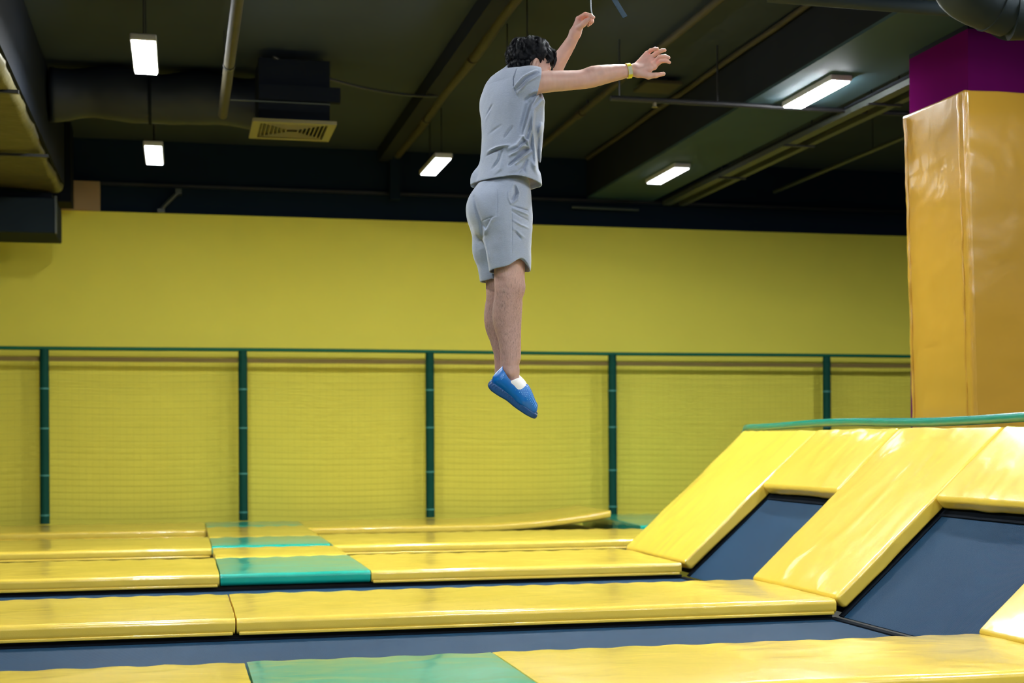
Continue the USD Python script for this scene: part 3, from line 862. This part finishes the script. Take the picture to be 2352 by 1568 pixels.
def body(p):
    d = head(p)
    nb = L(1178, 190, 6.92)
    d = smin(d, chain(p, [HC - HA[0] * .020 - HA[2] * .05, L(1194, 170, 6.91), nb], [.050, .050, .054], .02), .03)
    t = ell(p, L(1174, 255, 6.92), axes(BF, BL), (.098, .142, .20))
    t = smin(t, ell(p, L(1168, 380, 6.92), axes(BF, BL), (.092, .130, .17)), .06)
    t = smin(t, ell(p, L(1157, 462, 6.91), axes(BF, BL), (.106, .140, .12)), .06)
    t = smin(t, cone(p, SHR, SHL, .048, .048), .05)
    d = smin(d, t, .05)
    d = smin(d, chain(p, [SHR, L(1262, 187, 6.84), ELR, L(1362, 176, 6.92), L(1412, 167, 6.955), WRR, L(1459, 160, 6.975)],
                     [.056, .051, .0455, .0505, .0405, .0290, .026], .03), .03)
    d = smin(d, chain(p, [SHL, L(1200, 196, 7.13), ELL, L(1275, 158, 7.215), L(1300, 115, 7.19), WRL, L(1321, 76, 7.165)],
                     [.054, .050, .040, .0415, .034, .027, .0245], .03), .03)
    # legs: thigh, knee with cap, calf, shin, ankle, foot
    for hip, kn, an, o, dd in ((HIPR, KNR, ANR, (0, 0), 6.86), (HIPL, KNL, ANL, (-20, 6), 7.01)):
        x, y = o
        leg = chain(p, [hip, L(1169 + x * .9, 560 + y, dd), L(1170 + x, 640 + y, dd), L(1168 + x, 680 + y, dd), L(1165 + x * 1.0, 730 + y, dd + .01), L(1168 + x * .9, 775 + y, dd + .01), L(1172 + x * .7, 820 + y, dd), an],
                    [.076, .076, .0735, .066, .0610, .0520, .0425, .0375], .05)
        leg = smin(leg, ell(p, L(1157 + x, 722 + y, dd + .03), axes(BF, BL), (.046, .046, .095)), .04)     # calf
        leg = smin(leg, ell(p, L(1187 + x, 662 + y, dd - .01), axes(BF, BL), (.034, .038, .042)), .03)     # knee cap
        leg = smin(leg, cone(p, L(1186 + x, 700 + y, dd - .01), L(1185 + x * .8, 820 + y, dd - .01), .022, .018), .03)   # shin
        leg = smin(leg, ell(p, an + np.array([0, -.030, -.012]), axes(BF, BL), (.017, .014, .016)), .02)   # ankle bones
        leg = smin(leg, ell(p, an + np.array([0, .030, -.008]), axes(BF, BL), (.017, .014, .016)), .02)
        leg = smin(leg, cone(p, L(1160 + x * .7, 820 + y, dd), an + np.array([-.030, 0, -.030]), .018, .022), .02)   # heel cord
        leg = smin(leg, cone(p, an, L(1181 + (x * .3), 886, dd + .005), .034, .028), .02)
        d = smin(d, leg, .035)
    d = smin(d, right_hand(p), .012)
    return smin(d, left_hand(p), .012)


bm = surface_net(body, L(1060, 975, 6.55) - [0, .0, 0], L(1550, 20, 7.35) + [0, .05, .02], .0042)
# head and hands again on a finer grid: the coarse faces there give way to the fine ones
for c0, c1 in ((HC - [.135, .125, .135], HC + [.150, .125, .130]), (L(1462, 196, 6.88), L(1552, 96, 7.06)), (L(1311, 86, 7.04), L(1376, 18, 7.26))):
    fine = surface_net(body, c0 - .012, c1 + .012, .0024)
    v = np.array(bm.vertices)
    inside_ = ((v > c0) & (v < c1)).all(1)
    bm = trimesh.Trimesh(v, bm.faces[~inside_[bm.faces].all(1)], process=False)
    v = np.array(fine.vertices)
    out_ = ((v < c0 - .006) | (v > c1 + .006)).any(1)
    fine = trimesh.Trimesh(v, fine.faces[~out_[fine.faces].any(1)], process=False)
    bm = cat_([bm, fine])
bm.remove_unreferenced_vertices()
obj('body', bm, 'skin', person, smooth=True)


def loft(p, rows, power=2.3):
    """rows of (image height, image centre, depth, half depth, half width) from top to bottom"""
    rows = np.array(rows, float)
    cs = np.array([L(r[1], r[0], r[2]) for r in rows])
    o = np.argsort(cs[:, 2])
    z = np.clip(p[:, 2], cs[o[0], 2], cs[o[-1], 2])
    itp = [np.interp(z, cs[o, 2], v[o]) for v in (cs[:, 0], cs[:, 1], rows[:, 3], rows[:, 4])]
    dx = np.stack([p[:, 0] - itp[0], p[:, 1] - itp[1]], -1)
    f_, l_ = np.abs(dx @ BF[:2]), np.abs(dx @ BL[:2])
    q = ((f_ / itp[2]) ** power + (l_ / itp[3]) ** power) ** (1 / power)
    d = (q - 1) * np.minimum(itp[2], itp[3]) * .95
    dz = np.abs(p[:, 2] - z)
    return np.where(dz > 1e-6, np.hypot(np.maximum(d + .07, 0), dz) - .07, d)


def resample(rows, n=40):
    rows = np.array(rows, float)
    y = np.linspace(rows[0, 0], rows[-1, 0], n)
    return np.column_stack([y] + [CubicSpline(rows[:, 0], rows[:, k])(y) for k in range(1, 5)])


def strokes(p, lines):
    """soft ridges (+) and grooves (-) of cloth along lines on the side that faces right of him"""
    out = np.zeros(len(p))
    for (pts, amp, w) in lines:
        q = np.array([L(x, y, 6.8) for x, y in pts])[:, [0, 2]]
        dmin = np.full(len(p), 9.0)
        tt = np.zeros(len(p))
        for i, (a_, b_) in enumerate(zip(q[:-1], q[1:])):
            ba = b_ - a_
            t = np.clip((p[:, [0, 2]] - a_) @ ba / (ba @ ba), 0, 1)
            dd = np.linalg.norm(p[:, [0, 2]] - a_ - t[:, None] * ba, axis=1)
            tt = np.where(dd < dmin, (i + t) / (len(q) - 1), tt)
            dmin = np.minimum(dmin, dd)
        out += amp * np.exp(-(dmin / w) ** 2) * np.sin(np.pi * np.clip(tt * .86 + .07, 0, 1)) ** .6
    return out


SHIRT_ROWS = resample([(196, 1176, 6.92, .098, .165), (225, 1178, 6.92, .128, .180), (262, 1178, 6.92, .134, .182), (305, 1177, 6.92, .132, .178),
                       (350, 1174, 6.915, .128, .174), (395, 1170, 6.91, .132, .182), (420, 1167, 6.91, .142, .192), (452, 1164, 6.91, .150, .198)])
SHIRT_FOLDS = [([(1236, 226), (1222, 250), (1214, 285), (1205, 318), (1188, 340), (1170, 346)], .010, .010),
               ([(1246, 232), (1226, 258), (1221, 300), (1214, 330), (1196, 347)], .009, .008),
               ([(1213, 240), (1205, 275), (1196, 305)], -.006, .012),
               ([(1158, 342), (1135, 346), (1116, 353)], -.006, .005), ([(1170, 338), (1140, 340), (1120, 344)], .006, .006),
               ([(1212, 346), (1196, 362), (1180, 376), (1170, 384)], -.009, .006), ([(1206, 340), (1186, 356), (1172, 362)], .008, .007),
               ([(1220, 352), (1204, 366), (1186, 382)], .008, .006), ([(1152, 348), (1146, 370), (1132, 388)], -.005, .007),
               ([(1196, 318), (1210, 330), (1214, 342), (1200, 345)], .008, .006), ([(1226, 262), (1224, 300), (1228, 350), (1230, 385)], .008, .007),
               ([(1236, 300), (1234, 340), (1238, 395)], -.006, .010), ([(1244, 285), (1236, 310)], .007, .008),
               ([(1130, 238), (1112, 262)], -.005, .005), ([(1124, 250), (1108, 275)], .004, .007), ([(1150, 290), (1122, 303)], -.002, .006),
               ([(1176, 296), (1160, 318)], -.003, .006), ([(1198, 392), (1190, 402), (1170, 406)], -.006, .007), ([(1210, 372), (1202, 392), (1206, 404)], -.007, .007),
               ([(1222, 375), (1232, 400)], .006, .010), ([(1150, 372), (1150, 392), (1135, 402)], .004, .009),
               ([(1180, 208), (1202, 186), (1232, 168)], .006, .005), ([(1184, 214), (1206, 192), (1236, 172)], -.006, .004), ([(1190, 220), (1212, 198), (1240, 180)], .005, .005),
               ([(1188, 160), (1180, 185), (1180, 205), (1188, 228)], -.0035, .0028), ([(1232, 222), (1216, 228), (1206, 236)], -.008, .007), ([(1238, 214), (1222, 222), (1210, 232)], .006, .006)]


def cloth_noise(p, s, a):
    return a * (meshkit.fbm(p * np.array([1, 1, .7]) * s + 5.3, 3, 9) - .5) * 2


SL_END = L(1234, 189, 6.83)
SLN = np.array([.96, .18, -.21]); SLN /= np.linalg.norm(SLN)
SL2_END = L(1196, 196, 7.125)
SLN2 = (ELL - SHL) / np.linalg.norm(ELL - SHL)


def shirt_solid(p):
    d = loft(p, SHIRT_ROWS)
    d = smin(d, cone(p, SHR, SHL, .064, .054), .05)
    d = smin(d, cone(p, L(1184, 176, 6.93), L(1165, 212, 6.94), .056, .09), .04)
    d = smin(d, cone(p, L(1150, 196, 6.98), L(1184, 178, 6.94), .042, .048), .04)
    d = smin(d, cone(p, L(1190, 168, 6.915), L(1178, 196, 6.93), .060, .080), .02)
    d = smin(d, ell(p, L(1136, 240, 6.99), axes(BF, BL), (.054, .10, .085)), .04)      # rounded upper back
    sl = chain(p, [SHR, L(1224, 190, 6.81), SL_END, SL_END + SLN * .03], [.068, .066, .0625, .062], .03)
    d = smin(d, sl, .035)
    sl = chain(p, [SHL, L(1170, 198, 7.09), SL2_END + SLN2 * .03], [.050, .056, .058], .03)
    d = smin(d, sl, .035)
    # tail of the hem kicking out behind
    d = smin(d, chain(p, [L(1128, 392, 6.98), L(1110, 414, 7.0), L(1105, 445, 7.0)], [.050, .055, .060], .03), .03)
    side = np.clip(.5 - (p - L(1174, 300, 6.92)) @ BL / .10, 0, 1)
    fade = np.clip((p[:, 2] - L(1168, 424, 6.91)[2] - .012) / .05, 0, 1)
    return d, d - (2.3 * strokes(p, SHIRT_FOLDS) * side + cloth_noise(p, 11, .004)) * (.15 + .85 * fade), .006 + .024 * fade


def shirt(p):
    d0, d, t = shirt_solid(p)
    d = np.maximum(d, -(d0 + t))
    hem = L(1168, 424, 6.91)[2] + .004 * np.sin(p[:, 0] * 31) + .003 * np.sin(p[:, 1] * 27) - .010 * np.clip((p - L(1168, 424, 6.91)) @ BF / .14, -1, 1)
    d = np.maximum(d, hem - p[:, 2])
    d = np.maximum(d, -cone(p, L(1196, 165, 6.91), L(1222, 118, 6.91), .0545, .085))          # neck opening
    near_r = (p - SL_END) @ SLN
    d = smax(d, np.minimum(near_r, -cone(p, SHR, ELR, .092, .055)), .004)        # right sleeve ends here
    n2 = (p - SL2_END) @ SLN2
    d = smax(d, np.minimum(n2, -cone(p, SHL, ELL, .090, .055)), .004)
    return d


sm = surface_net(shirt, L(1075, 470, 6.6), L(1262, 145, 7.3), .0034, band=2.4)
ts = obj('t_shirt', sm, 'heather_grey', person, smooth=True, label='heather grey crew neck T-shirt, creased at the side')
nt = L(1138, 176, 6.975)
tg = rbox((.020, .003, .020), .001, .02)
tg.apply_transform(trimesh.transformations.rotation_matrix(.45, [0, 1, 0])); tg.apply_translation(nt)
obj('neck_tag', tg, 'tag_white', ts, label='white label sticking up at the nape')

SHORT_ROWS = resample([(404, 1158, 6.91, .105, .150), (425, 1155, 6.91, .113, .158), (455, 1149, 6.905, .136, .172), (485, 1148, 6.905, .138, .174),
                       (505, 1149, 6.905, .134, .172), (520, 1150, 6.905, .126, .166)])
SHORT_FOLDS = [([(1180, 428), (1168, 445), (1168, 460), (1174, 474), (1190, 462), (1193, 446), (1186, 430)], .0035, .0035),
               ([(1184, 432), (1186, 448), (1178, 464)], -.012, .006), ([(1142, 440), (1143, 470), (1141, 500)], -.0030, .0022),
               ([(1141, 500), (1122, 504), (1102, 510)], -.0030, .0022), ([(1088, 450), (1094, 480), (1104, 510), (1108, 540)], -.010, .007),
               ([(1108, 512), (1116, 525), (1128, 505)], -.007, .007), ([(1110, 540), (1126, 512), (1142, 500)], .005, .008),
               ([(1176, 478), (1196, 482), (1212, 484)], -.005, .004), ([(1178, 484), (1196, 490), (1212, 494)], .005, .005), ([(1176, 490), (1194, 500), (1212, 506)], -.004, .004),
               ([(1178, 510), (1196, 520), (1212, 524)], .004, .005), ([(1184, 534), (1196, 552)], -.006, .005), ([(1180, 530), (1204, 548)], .004, .006),
               ([(1175, 480), (1176, 540), (1175, 592)], -.0022, .0022), ([(1112, 545), (1120, 580), (1126, 620)], .004, .008),
               ([(1082, 530), (1096, 548), (1110, 542)], -.006, .006), ([(1086, 548), (1098, 566), (1112, 562)], .004, .006)]


def shorts_solid(p):
    d = loft(p, SHORT_ROWS, 2.2)
    d = smin(d, ell(p, L(1120, 478, 6.87), axes(BF, BL), (.080, .095, .105)), .05)
    d = smin(d, ell(p, L(1113, 482, 6.99), axes(BF, BL), (.078, .090, .105)), .05)
    d = smin(d, chain(p, [L(1162, 500, 6.86), L(1168, 560, 6.85), L(1171, 605, 6.85), L(1171, 660, 6.85)], [.108, .100, .093, .092], .04), .05)
    d2 = chain(p, [L(1124, 505, 6.99), L(1130, 575, 7.0), L(1139, 630, 7.0), L(1142, 680, 7.0)], [.098, .088, .073, .070], .04)
    d = smin(d, d2, .02)
    side = np.clip(.6 - (p - L(1155, 500, 6.92)) @ BL / .12, 0, 1)
    fade = np.clip((p[:, 2] - L(1168, 612, 6.85)[2] + .01) / .06, 0, 1)
    return d, d - (1.5 * strokes(p, SHORT_FOLDS) * side + cloth_noise(p + 3.0, 12, .0035)) * (.15 + .85 * fade), .006 + .026 * fade


def shorts(p):
    d0, d, t = shorts_solid(p)
    d = np.maximum(d, -(d0 + t))
    cr = (p - L(1171, 612, 6.85))
    az = np.arctan2(cr @ BF, -(cr @ BL))                        # 0 at his right side, positive to the front
    hr_ = L(1171, 622, 6.85)[2] + .050 * np.exp(-((az - .10) / .55) ** 2) - .006 * np.sin(az * 2)
    hl_ = L(1139, 646, 7.0)[2] + .004 * np.sin(p[:, 0] * 60)
    wr_ = smin(cone(p, L(1168, 560, 6.85), L(1171, 660, 6.85), .1, .1), np.full(len(p), 9.0), .01)
    wl_ = cone(p, L(1130, 575, 7.0), L(1142, 680, 7.0), .08, .075)
    hem = np.where(wr_ < wl_, hr_, hl_)
    d = np.maximum(d, hem - p[:, 2])
    fr2 = np.clip(((p - L(1155, 420, 6.91)) @ BF - .03) / .09, 0, 1)
    return np.maximum(d, p[:, 2] - L(1160, 408, 6.91)[2] + .050 * fr2)


hm_ = surface_net(shorts, L(1055, 665, 6.6), L(1232, 400, 7.25), .0034, band=2.4)
sh = obj('shorts', hm_, 'heather_grey', person, smooth=True, label='heather grey sweat shorts with open side pocket')

# shoes: foam slip-ons with thick ribbed soles, toes pointing down
for an, side in ((ANR, 0), (ANL, 1)):
    HEEL = L(1146, 876, 6.85) + (np.array([.004, .155, .014]) if side else 0)
    FT = np.array([.815, .12, -.565])
    A = axes(FT, [-.10, 1.0, .16])                              # toe, left, up out of the instep

    def S(f_, l_, u_, A=A, HEEL=HEEL):
        return HEEL + A[0] * f_ + A[1] * l_ + A[2] * u_

    def shoe_solid(p, S=S, A=A):
        d = chain(p, [S(.006, 0, .004), S(.07, 0, .008), S(.14, 0, -.004), S(.203, 0, -.017)], [.0335, .0345, .041, .030], .04)
        d = smin(d, cone(p, S(-.002, 0, .012), S(-.004, 0, .075), .030, .024), .03)
        d = smin(d, cone(p, S(.02, 0, .03), S(.110, 0, .028), .034, .028), .04)
        q = (p - S(0, 0, 0)) @ A[2]
        return smax(d, -(q + .034), .008)

    def shoe(p, S=S, A=A, shoe_solid=shoe_solid):
        d = shoe_solid(p)
        d = np.maximum(d, -(d + .0046))
        q = (p - S(0, 0, 0))
        fq, uq = q @ A[0], q @ A[2]
        line = np.interp(fq, [-.05, -.030, -.022, .02, .055, .095, .112, .122, .15], [.085, .076, .062, .044, .034, .042, .056, .060, .30])
        return np.maximum(d, uq - line)

    fm_ = surface_net(shoe, np.minimum(S(-.06, 0, 0), S(.26, 0, 0)) - .09, np.maximum(S(-.06, 0, 0), S(.26, 0, 0)) + .09, .0028, band=2.4)
    sp = obj('shoe', fm_, 'shoe_blue', person, smooth=True, label='bright blue foam slip-on shoe with small holes' if not side else None)

    def sole(p, S=S, A=A):
        q = (p - S(0, 0, 0))
        fq, lq, uq = q @ A[0], q @ A[1], q @ A[2]
        # outline of the foot seen from above: heel disc, waist, ball, toe
        d2 = np.full(len(p), 9.0)
        ks = [(.0, .037), (.05, .036), (.10, .037), (.15, .043), (.19, .041), (.215, .034)]
        for (f0, r0), (f1, r1) in zip(ks[:-1], ks[1:]):
            t = np.clip((fq - f0) / (f1 - f0), 0, 1)
            d2 = np.minimum(d2, np.hypot(fq - f0 - t * (f1 - f0), lq) - (r0 + t * (r1 - r0)))
        rib = .0016 * np.sin(fq * 2 * np.pi / .013 + 2 * np.abs(lq) / .04) * np.clip(1 - np.abs(uq + .028) / .010, 0, 1) * np.clip((.17 - fq) / .02, 0, 1)
        bot = -.058 + .008 * np.clip((fq - .17) / .08, 0, 1) ** 2 + .012 * np.clip((-.0 - fq) / .037, 0, 1) ** 2 + .004 * np.exp(-((fq - .08) / .03) ** 2)
        top = -.017 - .008 * np.clip((fq - .1) / .1, 0, 1)
        return smax(d2 - rib, np.maximum(uq - top, bot - uq), .010)

    so = surface_net(sole, np.minimum(S(-.06, 0, 0), S(.26, 0, 0)) - .08, np.maximum(S(-.06, 0, 0), S(.26, 0, 0)) + .08, .0026)
    obj('sole', so, 'sole_blue', sp, smooth=True)

    def sock(p, an=an, S=S):
        d = chain(p, [an + np.array([-.004, 0, -.02]), S(.055, 0, .030), S(.095, 0, .022), S(.13, 0, -.002)], [.0405, .0375, .0375, .032], .03)
        d = smin(d, cone(p, S(0, 0, .02), S(.02, 0, .045), .026, .030), .02)
        q = p - an
        return np.maximum(d, q @ np.array([-.41, 0, 1.0]) + .048)

    sk_ = surface_net(sock, S(.05, 0, .01) - .13, S(.05, 0, .01) + .13, .0032)
    obj('sock', sk_, 'sock_white', person, smooth=True, label='short white ankle sock' if not side else None)
    if not side:
        # rows of little holes over the toe and along the heel
        fv, fn = np.array(fm_.vertices), fm_.vertex_normals
        pick = []
        for a_ in np.arange(.085, .222, .0095):
            row = int(round(a_ / .0095))
            for b_ in np.arange(-1.25, 1.26, .21):
                ang = b_ + (.105 if row % 2 else 0)
                if math.cos(ang) < .35 or (a_ < .13 and math.cos(ang) > .75):
                    continue
                dirv = A[2] * math.cos(ang) + A[1] * math.sin(ang)
                rel = fv - S(a_, 0, -.01)
                out_ = rel @ dirv
                ok = np.linalg.norm(rel - out_[:, None] * dirv, axis=1) < .0045
                if ok.any():
                    pick.append(np.argmax(np.where(ok, out_, -1)))
        for k in range(5):
            tgt = S(-.010 + .002 * k, -.06, .052 - k * .009)
            pick.append(int(np.argmin(np.linalg.norm(fv - tgt, axis=1))))
        hm2 = []
        for i_ in sorted(set(pick)):
            s_ = trimesh.creation.icosphere(1, .0019)
            s_.apply_translation(fv[i_] + fn[i_] * -.0002)
            hm2.append(s_)
        obj('hole_pattern', cat_(hm2), 'hole_light', sp, smooth=True, kind='stuff')

# wrist band
wd = (L(1459, 160, 6.975) - L(1420, 166, 6.96)); wd /= np.linalg.norm(wd)
wc_ = L(1443.5, 162.7, 6.968)
ring = trimesh.creation.annulus(.0358, .0371, .021, sections=40)
T_ = trimesh.geometry.align_vectors([0, 0, 1], wd)
ring.apply_transform(T_); ring.apply_translation(wc_)
wb_ = obj('wristband', ring, 'band_yellow', person, smooth=40, label='yellow paper wristband with a pale label patch')
u_ = np.array([0, -1.0, 0]); u_ -= wd * (u_ @ wd); u_ /= np.linalg.norm(u_)
v_ = np.cross(wd, u_)
pv, pf = [], []
for k, an_ in enumerate(np.linspace(-.75, .35, 12)):
    dir_ = u_ * math.cos(an_) + v_ * math.sin(an_) * (-1 if v_[2] > 0 else 1) * -1
    for s in (-.0095, .0095):
        pv.append(wc_ + dir_ * .0375 + wd * s)
for k in range(11):
    a0 = 2 * k
    pf += [[a0, a0 + 1, a0 + 3], [a0, a0 + 3, a0 + 2], [a0, a0 + 3, a0 + 1], [a0, a0 + 2, a0 + 3]]
obj('label_patch', trimesh.Trimesh(pv, pf, process=False), 'band_white', wb_, smooth=False)

# eyes, brows
for s in (-1, 1):
    ec = HC + HA[0] * .083 + HA[1] * .031 * s - HA[2] * .014
    e_ = trimesh.creation.icosphere(3, .0118); e_.apply_translation(ec)
    ey = obj('eye', e_, 'eye_white', person, smooth=True)
    i_ = trimesh.creation.icosphere(2, .006); i_.apply_translation(ec + (HA[0] - HA[2] * .5) / np.linalg.norm(HA[0] - HA[2] * .5) * .0072)
    obj('iris', i_, 'eye_dark', ey, smooth=True)
    br = [HC + HA[0] * (.097 - .014 * t * t) + HA[1] * s * (.012 + .036 * t) + HA[2] * (.012 + .006 * math.sin(t * 3)) for t in np.linspace(0, 1, 8)]
    obj('eyebrow', tube(br, np.array([.003, .004, .0045, .0045, .004, .0035, .003, .0015]), 8), 'hair_black', person, smooth=50)


# hair: a cap of black hair with wavy locks
def hair_cap(p):
    q = (p - HC) @ HA.T
    d = ell(p, HC + HA[2] * .014 - HA[0] * .010, HA, (.101, .080, .096))
    nz = meshkit.fbm(q * np.array([38, 30, 30]) + 2, 2, 3)
    d = d - .007 * (1 - np.abs(2 * nz - 1)) - .001
    face = np.maximum(np.maximum(.022 - q[:, 0], q[:, 2] - .040 - .02 * np.sin(q[:, 1] * 40)), -9)     # keep free in front of the brow
    ear = np.linalg.norm((q - [0.0, 0, -.030])[:, [0, 2]] / [.9, 1.0], axis=1) - .030
    low = -.086 + np.clip((q[:, 0] + .03) * 1.3, 0, .12) - q[:, 2]
    d = smax(d, -face, .012)
    d = smax(d, -ear, .008)
    return smax(d, low, .01)


cap_ = surface_net(hair_cap, HC - .16, HC + .17, .0032)
hr = obj('hair', cap_, 'hair_root', person, smooth=True, label='short wavy black hair')
r2 = np.random.default_rng(11)
E0 = np.array([.100, .079, .095])
EC = np.array([-.010, 0, .014])


def on_scalp(q, lift):
    qq = (q - EC) / E0
    return qq / np.linalg.norm(qq, axis=-1, keepdims=True) * (E0 + np.asarray(lift)[..., None]) + EC


guides = []
while len(guides) < 250:
    v = r2.normal(size=3); v /= np.linalg.norm(v)
    root = v * E0 + EC
    fringe = root[0] > .035 and .045 < root[2] < .10
    if root[2] < -.070 + max(0, (root[0] + .03) * 1.2) or (root[0] > .025 and root[2] < .042) or (abs(root[1]) > .045 and -.035 < root[0] < .03 and root[2] < .006):
        continue
    nrm = v / E0; nrm /= np.linalg.norm(nrm)
    g = root - np.array([-.045, 0, .105])
    tan = g - nrm * (g @ nrm)
    tan = tan / (np.linalg.norm(tan) + 1e-6) + r2.normal(size=3) * .38
    tan -= nrm * (tan @ nrm); tan /= np.linalg.norm(tan)
    bi = np.cross(nrm, tan)
    ln0 = r2.uniform(.040, .070) * (1.0 if root[2] > .0 else .6) * (.85 if fringe else 1)
    t = np.linspace(0, 1, 9)
    ph, wv, up_ = r2.uniform(0, 6.28), r2.uniform(.004, .009), r2.uniform(.008, .016)
    back = np.array([-1.0, 0, .15]) - nrm * (np.array([-1.0, 0, .15]) @ nrm)
    for cut, tan in ((1, tan), (.6, tan), (.8, back), (.35, tan), (.5, -back), (.3, -back), (0, tan)):
        ln = ln0 * cut
        q = root + tan * (ln * t)[:, None] + bi * (wv * np.sin(ph + t * 6.0) * (.25 + t) * min(1, cut + .2))[:, None]
        q = on_scalp(q, .005 + up_ * (.4 + .6 * cut) * np.sin(np.pi * np.clip(t * 1.05, 0, 1)) + (.006 * t if root[2] > .03 else .001) + .003 * np.sin(ph + 5 * t))
        if ((q[:, 1] < -.02) & (q[:, 0] > -.030) & (q[:, 2] < .002 - .2 * (q[:, 0] > .05))).any():
            continue
        if not ((np.abs(q[:, 1]) < .065) & (q[:, 0] > .06) & (q[:, 2] < .030)).any():
            break
    if cut == 0:
        continue
    guides.append(q)
for k in range(14):                                                # fringe falling over the brow
    y0 = -.060 + .120 * k / 13
    ph = r2.uniform(0, 6.28)
    t = np.linspace(0, 1, 9)
    ln = r2.uniform(.050, .066) if y0 > 0 else r2.uniform(.034, .044)
    q = np.stack([.062 + .052 * (1 - (y0 / .09) ** 2) * np.sin(np.minimum(1, t * 1.25) * 1.45), y0 * (1 - .1 * t) + .005 * np.sin(ph + 6 * t), .088 - ln * 1.45 * t ** 1.5], -1)
    guides.append(q)
cv, cw = [], []
for q in guides:
    n_ = 46
    o1, o2 = r2.normal(size=(2, n_)) * .0042
    tn = np.gradient(q, axis=0); tn /= np.linalg.norm(tn, axis=1, keepdims=True)
    nr = (q - EC) / E0 ** 2; nr /= np.linalg.norm(nr, axis=1, keepdims=True)
    bb = np.cross(tn, nr)
    prof = np.array([1.15, 1.15, 1.1, 1.05, .95, .85, .7, .5, .28])
    for a_, b_ in zip(o1, o2):
        c = q + (bb * a_ + nr * b_ * .7) * prof[:, None]
        cut = r2.uniform(.8, 1.0)
        c = np.stack([np.interp(np.linspace(0, cut, 9), np.linspace(0, 1, 9), c[:, i]) for i in range(3)], -1)
        cv.append(HC + c @ HA)
        cw.append(np.linspace(.0011, .0005, 9))
hc_ = UsdGeom.BasisCurves.Define(stage, str(hr.GetPath()) + '/strands')
hc_.CreateTypeAttr('cubic'); hc_.CreateBasisAttr('catmullRom'); hc_.CreateWrapAttr('pinned')
hc_.CreatePointsAttr(Vt.Vec3fArray.FromNumpy(np.vstack(cv).astype(np.float32)))
hc_.CreateCurveVertexCountsAttr(Vt.IntArray.FromNumpy(np.full(len(cv), 9, np.int32)))
hc_.CreateWidthsAttr(Vt.FloatArray.FromNumpy(np.concatenate(cw).astype(np.float32)))
hc_.SetWidthsInterpolation('vertex')
UsdShade.MaterialBindingAPI.Apply(hc_.GetPrim()).Bind(MATS['hair_black'])
tag(hc_.GetPrim(), kind='stuff')

# what hangs from the ceiling next to his raised hand
cp = [at(1361.5, 38, 7.108), at(1359, 28, 7.108), at(1357.2, 10, 7.11), at(1356.5, -60, 7.12), at(1355, -260, 7.15)]
cp.append(np.array([cp[-1][0], cp[-1][1], CEIL]))
obj('cord', tube(CubicSpline(range(6), np.array(cp))(np.linspace(0, 5, 30)), .0032, 8), 'rope_white', smooth=50, label='thin white cord pinched in the raised hand', cat='cord')
s0, s1 = at(1436, 40, 7.8), at(1396, -25, 7.9)
dv = s1 - s0
k_ = (CEIL - s0[2]) / dv[2]
s2 = s0 + dv * k_
t_ = dv / np.linalg.norm(dv); w_ = np.cross(t_, F0); w_ /= np.linalg.norm(w_)
st = rbox((.028, .004, np.linalg.norm(s2 - s0)), .001, 1.0)
M4 = np.eye(4); M4[:3, 0] = w_; M4[:3, 2] = t_; M4[:3, 1] = np.cross(t_, w_); M4[:3, 3] = (s0 + s2) / 2
st.apply_transform(M4)
obj('hanging_strap', st, 'strip_grey', smooth=30, label='faint grey strap hanging slanted from the ceiling right of the raised hand', cat='strap')
